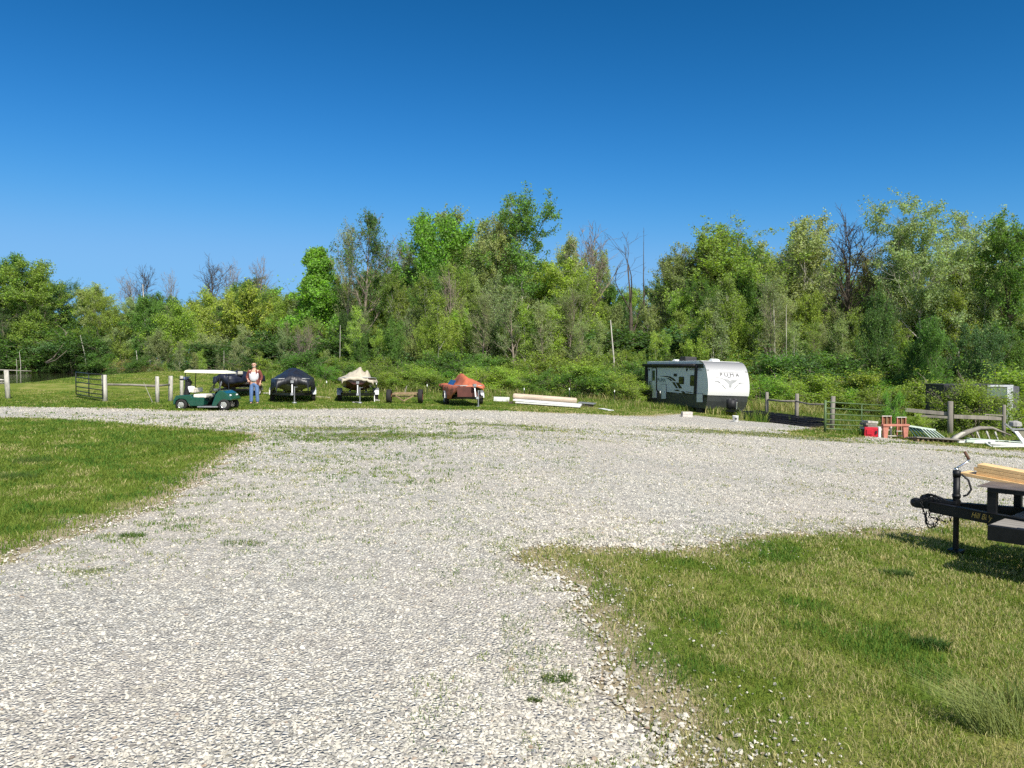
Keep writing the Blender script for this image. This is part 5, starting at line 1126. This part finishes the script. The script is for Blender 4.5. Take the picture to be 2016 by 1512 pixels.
# right rail fence behind the travel trailer
fr = thing('rail_fence', 'grey post and rail fence between the travel trailer and the green gate', 'fence', gp(1565, 37)); O = fr.location.copy(); tops = []
for px, y0, Y_, r_, ln in ((1510.5, 772, 38.5, .085, .0), (1569, 775, 37.0, .095, .01), (1639, 780, 34.5, .10, .03)):
    q = gp(px, Y_); h_ = P(px, y0, Y_).z - q.z; b_ = MB(); post(b_, q, h_, r_, (ln, 0)); rel(b_, O).build('post', WOODG, fr, True)
a_, b2_, c2_ = P(1512, 787, 38.4), P(1566, 790, 36.9), P(1624, 796, 34.9)
rel(MB().tube([a_, a_.lerp(b2_, .5) - Vector((0, 0, .03)), b2_], .05, 7), O).build('rail', WOODG, fr, True); rel(MB().tube([b2_, b2_.lerp(c2_, .5) - Vector((0, 0, .07)), c2_], .035, 7), O).build('rail', WOODG, fr, True)
# right heavy fence by the timber heap
fh = thing('rail_fence', 'heavy weathered fence behind the salvaged timber on the right', 'fence', gp(1870, 33)); O = fh.location.copy()
for px, y0, Y_, r_ in ((1872, 790, 33.2, .115), (1978, 797, 33.6, .075)):
    q = gp(px, Y_); h_ = P(px, y0, Y_).z - q.z; b_ = MB(); post(b_, q, h_, r_); rel(b_, O).build('post', WOODG, fh, True)
for p_, q_, h_ in ((P(1782, 807, 34.0), P(1868, 815, 33.3), .16), (P(1800, 818, 33.7), P(1868, 822, 33.2), .10), (P(1877, 820, 33.2), P(1980, 824, 33.7), .17), (P(1938, 816, 33.5), P(1976, 818, 33.6), .05)):
    rel(MB().bar(p_, q_, .07, h_), O).build('rail', WOODG, fh, bevel=.01)
# steel T posts of the wire fence along the wood
wf = thing('wire_fence', 'thin wire fence on steel stakes along the foot of the thicket', 'fence', gp(920, 47.5)); O = wf.location.copy(); tp = []
for px, y0 in ((643, 750), (741, 753), (841, 757), (1032, 764), (1121, 764), (1210, 768), (1300, 770)):
    q = gp(px, 47.0); h_ = P(px, y0, 47.0).z - q.z; b_ = MB().bar(q - Vector((0, 0, .1)), q + Vector((0, 0, h_)), .035, .04); rel(b_, O).build('stake', DARKM, wf); b_ = MB().bar(q + Vector((0, 0, h_ - .12)), q + Vector((0, 0, h_ + .01)), .04, .045); rel(b_, O).build('stake_cap', WHITE, wf); tp.append(q)
wb = MB()
for dz in (.3, .55, .8, 1.0): wb.tube([q + Vector((0, 0, dz)) for q in tp], .0028, 4)
rel(wb, O).build('wire', DARKM, wf)

# ---------------------------------------------------------------- salvaged things in the middle
def plank(name, label, cat, a, b_, w, h, m_, group=None, bevel=.006):
    a, b_ = Vector(a), Vector(b_); o_ = (a + b_) / 2; return tag(rel(MB().bar(a, b_, w, h), o_).build(name, m_, None, bevel=bevel, loc=o_), label, cat, group)
WSH = mat('white_sheet', (.64, .64, .62), .5, var=.06)
plank('white_board', 'small upright white board left of the timber pile', 'board', gp(972, 41.5, .14), gp(1003, 41.5, .14), .04, .24, WSH)
plank('siding_bundle', 'long tan rolled panel on top of the salvaged pile', 'panel', gp(1010, 39.6, .40), gp(1136, 39.3, .33), .5, .26, mat('tan_panel', (.52, .42, .32), .7, var=.25, scale=3, stretch=(.3, 4, 4)), bevel=.09)
plank('siding_bundle', 'white siding bundle under the tan panel', 'panel', gp(1012, 38.9, .22), gp(1145, 38.3, .17), .6, .08, WSH)
plank('siding_bundle', 'lowest white siding strip at the front of the salvaged pile', 'panel', gp(1016, 38.6, .11), gp(1143, 38.0, .09), .5, .06, WSH)
for i_, px in enumerate((1005, 1062, 1110)): plank('bearer', ['dark timber bearer under the left end of the salvaged pile', 'dark bearer under the middle of the salvaged pile', 'dark bearer under the right end of the salvaged pile'][i_], 'timber', gp(px, 38.4, .04), gp(px + 2, 39.9, .04), .18, .12, DARKB)
plank('grey_sheet', 'grey metal sheet on blocks right of the salvaged pile', 'sheet', gp(1140, 41.2, .20), gp(1172, 41.0, .19), .9, .05, GALV)
plank('dark_block', 'dark block propping up the grey metal sheet', 'block', gp(1142, 41.0, .08), gp(1168, 40.9, .08), .5, .15, DARKB)
plank('white_board', 'flat white board lying alone on the grass by the gravel', 'board', gp(1183, 39.2, .03), gp(1203, 37.6, .03), .32, .03, WSH)
plank('white_scrap', 'tiny white scrap in the grass behind the flat white board', 'scrap', gp(1179, 43, .03), gp(1188, 43, .03), .25, .03, WSH)
plank('white_plank', 'thin white plank standing by the right side of the beige covered boat', 'plank', gp(737, 38.2, -.02), P(737, 776, 38.3), .04, .06, WSH)
plank('white_plank', 'pale plank leaning down to the grass right of the beige covered boat', 'plank', P(738, 787, 38.4), gp(747, 38.9, .02), .05, .09, POSTL)
plank('white_plank', 'short pale plank in the grass left of the black covered boat', 'plank', gp(519, 40.5, .03), gp(529, 40.5, .03), .2, .05, POSTL)
plank('white_plank', 'long pale plank in the grass right of the black covered boat', 'plank', gp(613, 41, .03), gp(650, 41.2, .03), .12, .04, POSTL)
plank('flat_stone', 'flat pale stone before the jack of the beige covered boat', 'stone', gp(694, 37.2, .02), gp(710, 37.2, .02), .25, .05, CONC)
# heap of black steel panels
for i_, (pa, pb, Ya, Yb, z_) in enumerate(((1474, 1600, 38.6, 35.0, .10), (1480, 1612, 38.3, 34.7, .17), (1478, 1618, 38.5, 34.9, .25), (1476, 1606, 38.8, 35.3, .33), (1478, 1622, 38.9, 35.1, .41))):
    a_, b2_ = gp(pa, Ya, z_), gp(pb, Yb, max(.05, z_ - .06)); pn = thing('steel_panel', ['bottom black steel panel of the stack by the travel trailer', 'second black panel from the bottom of the stack', 'middle black panel of the stack by the travel trailer', 'second black panel from the top of the stack', 'top black panel of the stack, sticking out furthest right'][i_], 'panel', a_)
    d_ = b2_ - a_; sdv = Vector((d_.y, -d_.x, 0)).normalized() * -.55
    for k in range(5): MB().tube([sdv * (k / 2 - 1), sdv * (k / 2 - 1) + d_], .024, 6).build('bar', BLACK, pn)
    for f_ in (0, .25, .5, .75, 1): MB().bar(-sdv + d_ * f_, sdv + d_ * f_, .05, .05).build('crosspiece', BLACK, pn)

# ---------------------------------------------------------------- salvaged things on the right
YR = 30.2
def rb_(px, Y_, h=0): return gp(px, Y_, h)
for i_, (x0_, x1_, z_, w_, m_) in enumerate(((1700, 1731, .30, .45, POSTL), (1705, 1737, .38, .35, WOODG), (1700, 1722, .47, .4, WOODG), (1704, 1724, .57, .38, POSTL), (1701, 1728, .18, .5, DARKB))):
    plank('salvaged_block', ['pale board lying behind the red cooler', 'grey board propped above the pale one behind the cooler', 'short grey block in the stack behind the red cooler', 'topmost pale block of the stack behind the red cooler', 'dark bottom block behind the red cooler'][i_], 'block', rb_(x0_, 31.0, z_), rb_(x1_, 31.1, z_ + .0), w_, .085 if i_ != 4 else .22, m_)
co = thing('cooler', 'red cooler with a white lid lying on its side by the gravel', 'cooler', at(1722, 861), R(-22)); co.location.y += .2
REDC = mat('red_plastic', (.50, .02, .035), .4, var=.12)
MB().box(-.30, .20, -.18, .20, 0, .38, None, .012).build('case', REDC, co, bevel=.03); MB().box(.205, .30, -.20, .22, 0, .40).build('lid', WHITE, co, bevel=.025); MB().box(-.22, -.02, -.21, -.17, .10, .30).build('side_panel', REDC, co, bevel=.015); MB().box(.10, .16, -.22, -.18, .14, .26).build('handle', BLACKP, co, bevel=.01)
PK = mat('faded_pink_paint', (.42, .17, .12), .7, var=.2, scale=6)
tbp = rb_(1764, 30.1); tb2 = thing('pink_table_frame', 'faded pink table frame standing right of the red cooler', 'table frame', tbp)
MB().box(-.52, .52, -.1, .1, .50, .58).build('top_rail', PK, tb2, bevel=.01)
for s_ in (-1, 1): MB().prism([(s_ * .50, .50), (s_ * .28, .50), (s_ * .33, -.02), (s_ * .46, -.02)], -.06, .06, 'y').build('leg', PK, tb2, bevel=.008)
MB().box(-.06, .0, .25, .33, 0, .5).build('leg', POSTL, tb2); MB().box(-.42, .42, .22, .27, .08, .12).build('stretcher', POSTL, tb2)
for i_, px in enumerate((1747, 1776)):
    q = rb_(px, 30.9); ch = thing('rusty_rack', ['left of two rusty slatted racks behind the pink table frame', 'right of two rusty slatted racks behind the pink table frame'][i_], 'rack', q)
    for k in range(3): MB().bar((-.17 + .17 * k, 0, 0), (-.17 + .17 * k, 0, .86), .035).build('slat', PK if k != 1 else BROWNM, ch)
    MB().bar((-.2, 0, .86), (.2, 0, .86), .04).bar((-.2, 0, .3), (.2, 0, .3), .04).build('crossbar', POSTL, ch); MB().box(-.18, .18, .04, .07, .32, .84).build('back_sheet', RUST, ch)
GW_ = mat('pale_green_paint', (.50, .58, .50), .5, var=.15); RG = mat('dark_green_paint', (.03, .07, .06), .5, var=.2)
rl = thing('slatted_railing', 'pale green slatted railing panel leaning behind the grey pallet', 'railing', rb_(1822, 30.6)); a_, b2_ = Vector((-.62, .3, .58)), Vector((.55, .25, .40)); a0, b0 = Vector((-.55, -.3, .12)), Vector((.85, -.3, .02))
MB().bar(a_, b2_, .12, .07).build('top_rail', GW_, rl, bevel=.01); MB().bar(a0, b0, .08, .05).build('bottom_rail', GW_, rl)
for k in range(9): f_ = (k + .5) / 9; MB().bar(a_.lerp(b2_, f_), a0.lerp(b0, f_), .035, .03).build('slat', GW_ if k > 3 else RG, rl)
MB().bar(a_ - Vector((0, -.03, .10)), b2_ - Vector((0, -.03, .08)), .03, .14).build('shade_board', RG, rl)
pl_ = thing('grey_pallet', 'long grey weathered pallet lying in the grass', 'pallet', rb_(1838, 29.6)); 
for k in range(6): MB().bar((-.85, -.4 + .16 * k, .24 - .02 * k), (.9, -.5 + .16 * k, .13), .13, .03).build('board', WOODG, pl_)
for k in range(8): MB().box(-.80 + k * .19, -.74 + k * .19, -.42, .42, .02, .18 - .010 * k).build('bearer', BROWNM, pl_)
limb('driftwood_log', 'pale broken birch chunk leaning on the end of the grey pallet', 'log', [rb_(1876, 29.6, .12), rb_(1886, 29.6, .28), rb_(1896, 29.7, .42), rb_(1902, 29.8, .44)], .11, PALE)
limb('driftwood_log', 'long bent grey log behind the white boards on the right', 'log', [rb_(1880, 30.4, .15), rb_(1905, 30.5, .42), rb_(1930, 30.6, .62), rb_(1955, 30.7, .66), rb_(1992, 30.9, .42)], .13, WOODG)
for i_, (a, b_, z0_, z1_, Y_) in enumerate(((1925, 1934, .45, .12, 30.2), (1944, 1954, .5, .1, 30.2), (1961, 1970, .5, .1, 30.3), (1913, 1924, .4, .1, 30.3))):
    limb('branch_stub', ['second stub from the left under the long bent log', 'third stub from the left under the long bent log', 'rightmost stub under the long bent log', 'leftmost dark stub under the long bent log'][i_], 'branch', [rb_(a, Y_ + .3, z0_), rb_(b_, Y_ - .2, z1_)], .04, DARKB if i_ == 3 else POSTL)
for i_, (xa, Ya, za_, xb, Yb, zb_, w_, h_, m_) in enumerate(((1886, 29.4, .12, 1960, 29.3, .17, .10, .12, WSH), (1904, 29.3, .16, 1920, 29.28, .17, .09, .10, GW_), (1950, 29.2, .14, 2040, 28.9, .15, .22, .10, WSH), (1956, 28.6, .05, 2040, 28.3, .17, .16, .05, WSH), (1908, 29.9, .22, 2040, 29.8, .22, .25, .03, GW_), (1942, 29.2, .14, 1955, 28.6, .04, .05, .04, WSH), (2002, 29.4, .62, 2020, 29.0, .2, .16, .04, WSH))):
    plank('white_board', ['long white board lying over the grass left of the scrap heap', 'pale green wrapped middle piece on the long white board', 'broad white board running out of the right picture edge', 'lowest white board nearest the gravel on the right', 'pale green sheet behind the white boards', 'short white strip leaning down from the white boards', 'steep white board at the right edge under the trailer tray'][i_], 'board', rb_(xa, Ya, za_), rb_(xb, Yb, zb_), w_, h_, m_)
tr_ = thing('metal_tray', 'grey metal tray frame propped on a dark block at the right edge', 'tray', rb_(2012, 30.0))
MB().bar((-.62, 0, .92), (-.36, 0, .72), .06).bar((-.36, 0, .72), (.6, 0, .72), .07).build('upper_rim', GALV, tr_); MB().bar((-.36, 0, .70), (-.02, -.1, .36), .06).bar((-.02, -.1, .36), (.6, -.1, .36), .06).build('lower_rim', GALV, tr_)
MB().add([(-.34, .03, .70), (.6, .03, .70), (.6, -.07, .38), (-.02, -.07, .38), (-.34, .05, .68), (.6, .05, .68), (.6, -.05, .36), (-.02, -.05, .36)], [(0, 1, 2, 3), (4, 7, 6, 5)]).build('mesh_panel', mat('mesh_grey', (.16, .15, .11), .8, var=.4, scale=30), tr_)
MB().box(-.28, .0, -.15, .15, .02, .28).build('dark_block', DARKM, tr_, bevel=.02)
MB().lathe([(.05, 0), (.22, .05), (.2, .2), (.06, .26)], 10, T(-.15, .1, .78)).build('engine_lump', mat('grey_casting', (.3, .29, .27), .7, var=.4, scale=20), tr_)
# enclosed trailer behind the overgrown shrub
et = thing('enclosed_trailer', 'old enclosed trailer with a white corner frame half hidden by shrubs', 'trailer', gp(1930, 38.6), R(-4)); L0 = PX(1862, 38.6) - et.location.x; L1 = PX(1990, 38.6) - et.location.x; zt_ = P(1930, 759, 38.6).z - et.location.z
FRM = mat('dull_white_frame', (.45, .47, .50), .5, var=.15); DT = mat('dark_trailer_side', (.045, .045, .05), .5, var=.3); 
MB().box(L0, L1, 0, 2.0, .45, zt_).build('body', DT, et); MB().box(L0 - .04, L1 + .04, -.05, 2.04, zt_, zt_ + .05).build('roof', DT, et); MB().box(L1 - .26, L1 + .04, -.06, .0, .35, zt_ + .02).build('corner_frame', FRM, et, bevel=.02)
MB().box(L0 - .04, L0 + .30, -.05, -.002, .25, zt_).build('corner_frame', BLACK, et); MB().box(L1 - 1.2, L1 - .27, -.03, -.002, zt_ - .62, zt_ - .08).build('window', mat('green_glass', (.06, .12, .10), .1, var=.2, spec=.8), et); MB().box(L1 - 1.2, L1 + .04, -.07, .0, zt_ - .06, zt_ + .03).build('top_frame', FRM, et)
MB().prism([(L1 + .045, .45), (L1 + .36, .5), (L1 + .36, zt_ - .05), (L1 + .045, zt_)], .0, .06, 'y').build('open_door', mat('grey_door', (.10, .10, .12), .5, var=.2), et)
for s_ in (L0 + .9, L1 - .9): wheel(et, s_, .1, .32, .2, GALV, axis='y')

# ---------------------------------------------------------------- utility trailer at the right edge
Cc = Vector((4.62, 8.72, 0)); Cc.z = g(Cc.x, Cc.y); au = math.atan2(-.75, .66)
ut = thing('utility_trailer', 'black utility trailer with its tongue jack down on the grass', 'trailer', Cc, au)
BK = mat('worn_black_steel', (.007, .007, .008), .5, .0, var=.7, scale=7, spec=.3, bump=.15); DK = mat('worn_deck', (.24, .22, .19), .9, var=.3, scale=5, bump=.4, stretch=(.3, 6, 1))
def ubar(name, a, b_, w, h, m_=BK, bv_=.004): return MB().bar(a, b_, w, h).build(name, m_, ut, bevel=bv_)
for s_ in (-1, 1): ubar('tongue_beam', (.16, s_ * .05, .47), (1.55, s_ * .52, .47), .06, .115)
for s_ in (-1, 1): MB().bar((.16, s_ * .05 - .03 * 1, .531), (1.5, s_ * .50 - .03, .531), .075, .006).build('beam_flange', BK, ut)
MB().box(-.02, .30, -.055, .055, .44, .53).box(.02, .2, -.045, .045, .52, .575, None, .015).ball((-.02, 0, .49), .062, 12, 8, (1, .9, .9)).build('coupler', BK, ut, bevel=.006)
MB().tube([(.06, 0, .56), (.14, 0, .60), (.24, 0, .575)], .014, 8).tube([(.05, -.03, .58), (.12, -.03, .61), (.2, -.03, .6)], .008, 6).build('coupler_latch', BK, ut)
MB().bar((.2, 0, .55), (.42, 0, .55), .16, .03).build('jack_plate', BK, ut)
jk = MB().tube([(.40, 0, .035), (.40, 0, .50)], .030, 14).box(.33, .47, -.07, .07, .0, .03).build('jack_foot', BK, ut, bevel=.004)
MB().tube([(.40, 0, .40), (.40, 0, .83)], .035, 16).tube([(.40, 0, .83), (.40, 0, .90)], .040, 16).tube([(.40, 0, .60), (.40, 0, .64)], .043, 16).build('jack', BK, ut, True)
MB().tube([(.40, 0, .90), (.395, -.01, .925)], .020, 8).tube([(.395, -.01, .92), (.42, -.015, .94), (.47, .06, .985), (.49, .09, 1.02)], .011, 8).build('crank', CHROME, ut, True)
MB().tube([(.49, .09, 1.02), (.44, .11, 1.10)], .016, 10).build('crank_grip', mat('brown_grip', (.10, .05, .03), .7), ut, True)
MB().tube([(.44, .02, .86), (.50, .05, .80), (.53, .05, .70), (.50, .03, .64), (.46, .02, .62)], .011, 8).build('cable', BLACKP, ut, True)
rc_ = random.Random(4)
def chain(pts, name='safety_chain'):
    b_ = MB(); pts = [Vector(p) for p in pts]; fine_ = []
    for i in range(len(pts) - 1):
        L = (pts[i + 1] - pts[i]).length; k = max(1, int(L / .026))
        for j in range(k): fine_.append((pts[i].lerp(pts[i + 1], j / k), (pts[i + 1] - pts[i]).normalized()))
    for i, (c_, d_) in enumerate(fine_):
        u = d_.cross(Vector((0, 1, 0) if abs(d_.y) < .9 else (1, 0, 0))).normalized(); v = d_.cross(u); w_ = u if i % 2 else v
        b_.tube([c_ + d_ * math.cos(a) * .019 + w_ * math.sin(a) * .011 for a in np.linspace(0, 6.283, 9)], .0045, 5, False)
    return b_.build(name, BK, ut)
chain([(.26, -.07, .55), (.16, -.08, .58), (.06, -.08, .54), (.10, -.09, .40), (.15, -.09, .28), (.22, -.09, .27), (.26, -.09, .38), (.32, -.08, .45)])
chain([(.30, -.05, .57), (.20, -.07, .60), (.14, -.07, .50), (.16, -.08, .36), (.24, -.08, .35), (.33, -.08, .33), (.37, -.08, .36), (.36, -.08, .45)])
MB().tube([(.13, -.1, .42), (.12, -.1, .30), (.16, -.1, .24), (.21, -.1, .26), (.20, -.1, .31)], .008, 7).build('chain_hook', BK, ut, True)
# rack standing on the tongue
for nm, u_, v_, w_ in (('rack_post', .79, -.27, .085), ('rack_post', .86, .34, .07)): MB().box(u_, u_ + w_, v_ - .035, v_ + .035, .40, .79).build(nm, BK, ut, bevel=.004)
MB().box(.80, 1.32, -.32, .42, .745, .79).build('rack_rim', BK, ut, bevel=.005); MB().box(.70, 1.34, -.33, .43, .793, .80).build('rack_shelf', mat('brown_shelf', (.13, .11, .10), .5, .1, var=.3), ut)
for v_ in (-.27,): MB().box(.79, 1.35, v_ - .03, v_ + .03, .40, .47).build('rack_sill', BK, ut, bevel=.004)
for v_ in (.15, .20): MB().box(1.02, 1.05, v_ - .02, v_ + .02, .47, .75).build('rack_post', BK, ut)
# bed
for k in range(9): MB().box(.98, 4.8, -.88 + k * .2, -.70 + k * .2, .475, .51).build('deck_board', DK, ut, bevel=.004)
for s_ in (-1, 1): MB().box(1.0, 4.8, s_ * .93 - .04, s_ * .93 + .04, .38, .52).box(1.55, 4.8, s_ * .93 - .025, s_ * .93 + .025, .84, .89).box(1.55, 1.6, s_ * .93 - .025, s_ * .93 + .025, .5, .86).box(3.2, 3.25, s_ * .93 - .025, s_ * .93 + .025, .5, .86).box(4.75, 4.8, s_ * .93 - .025, s_ * .93 + .025, .5, .86).build('side_rail', BK, ut)
MB().box(1.5, 1.6, -.9, .9, .36, .47).box(4.7, 4.8, -.9, .9, .36, .47).box(2.6, 2.7, -.9, .9, .36, .47).build('cross_member', BK, ut)
for u_ in (2.9, 3.65):
    for s_ in (-1, 1): wheel(ut, u_, s_ * 1.08, .34, .2, GALV, axis='y')
# lettering on the near beam
lt = text_mesh('Hill Billy', .085, .0015); lo_ = obj('lettering', lt, mat('gold_letter', (.55, .34, .09), .5, .2, var=.1), ut)
bd_ = Vector((1.39, -.47, 0)).normalized(); lo_.location = Vector((.16, -.05, .475)) + bd_ * .62 + Vector((bd_.y, -bd_.x, 0)) * .032; lo_.rotation_euler = (R(90), 0, math.atan2(bd_.y, bd_.x)); lo_.scale = (.8, 1, 1)
lo_.data.transform(Matrix(((1, .35, 0, 0), (0, 1, 0, 0), (0, 0, 1, 0), (0, 0, 0, 1))))
# boards lying across the rack
dl = Vector((.62, -.78, -.095)).normalized(); sd_ = Vector((-dl.y, dl.x, 0)).normalized(); tip = Vector((5.09, 8.62, g(5.09, 8.62) + .875)); upn = sd_.cross(-dl).normalized()
if upn.z < 0: upn = -upn
for k in range(4):
    a_ = tip + dl * (0 if k == 0 else .12 + .03 * (k % 2)) + upn * (k * .0395); b2_ = a_ + dl * 2.9
    o_ = a_.copy(); wd_ = .235 if k == 0 else .185
    tag(rel(MB().bar(a_, b2_, wd_, .037), o_).build('pine_board', PINE, None, bevel=.003, loc=o_), ['widest bottom pine board of the stack on the utility trailer', 'second pine board from the bottom on the utility trailer', 'third pine board from the bottom on the utility trailer', 'top pine board of the stack on the utility trailer'][k], 'board', None)
c_ = tip + dl * .55; zs_ = Cc.z + .802; c1_ = Vector((c_.x, c_.y, (zs_ + c_.z - .022) / 2)); plank('spacer_block', 'spacer block under the visible end of the pine boards', 'block', c1_ - sd_ * .1, c1_ + sd_ * .1, .09, max(.01, c_.z - .026 - zs_), PINE)
bpy.context.view_layer.update()
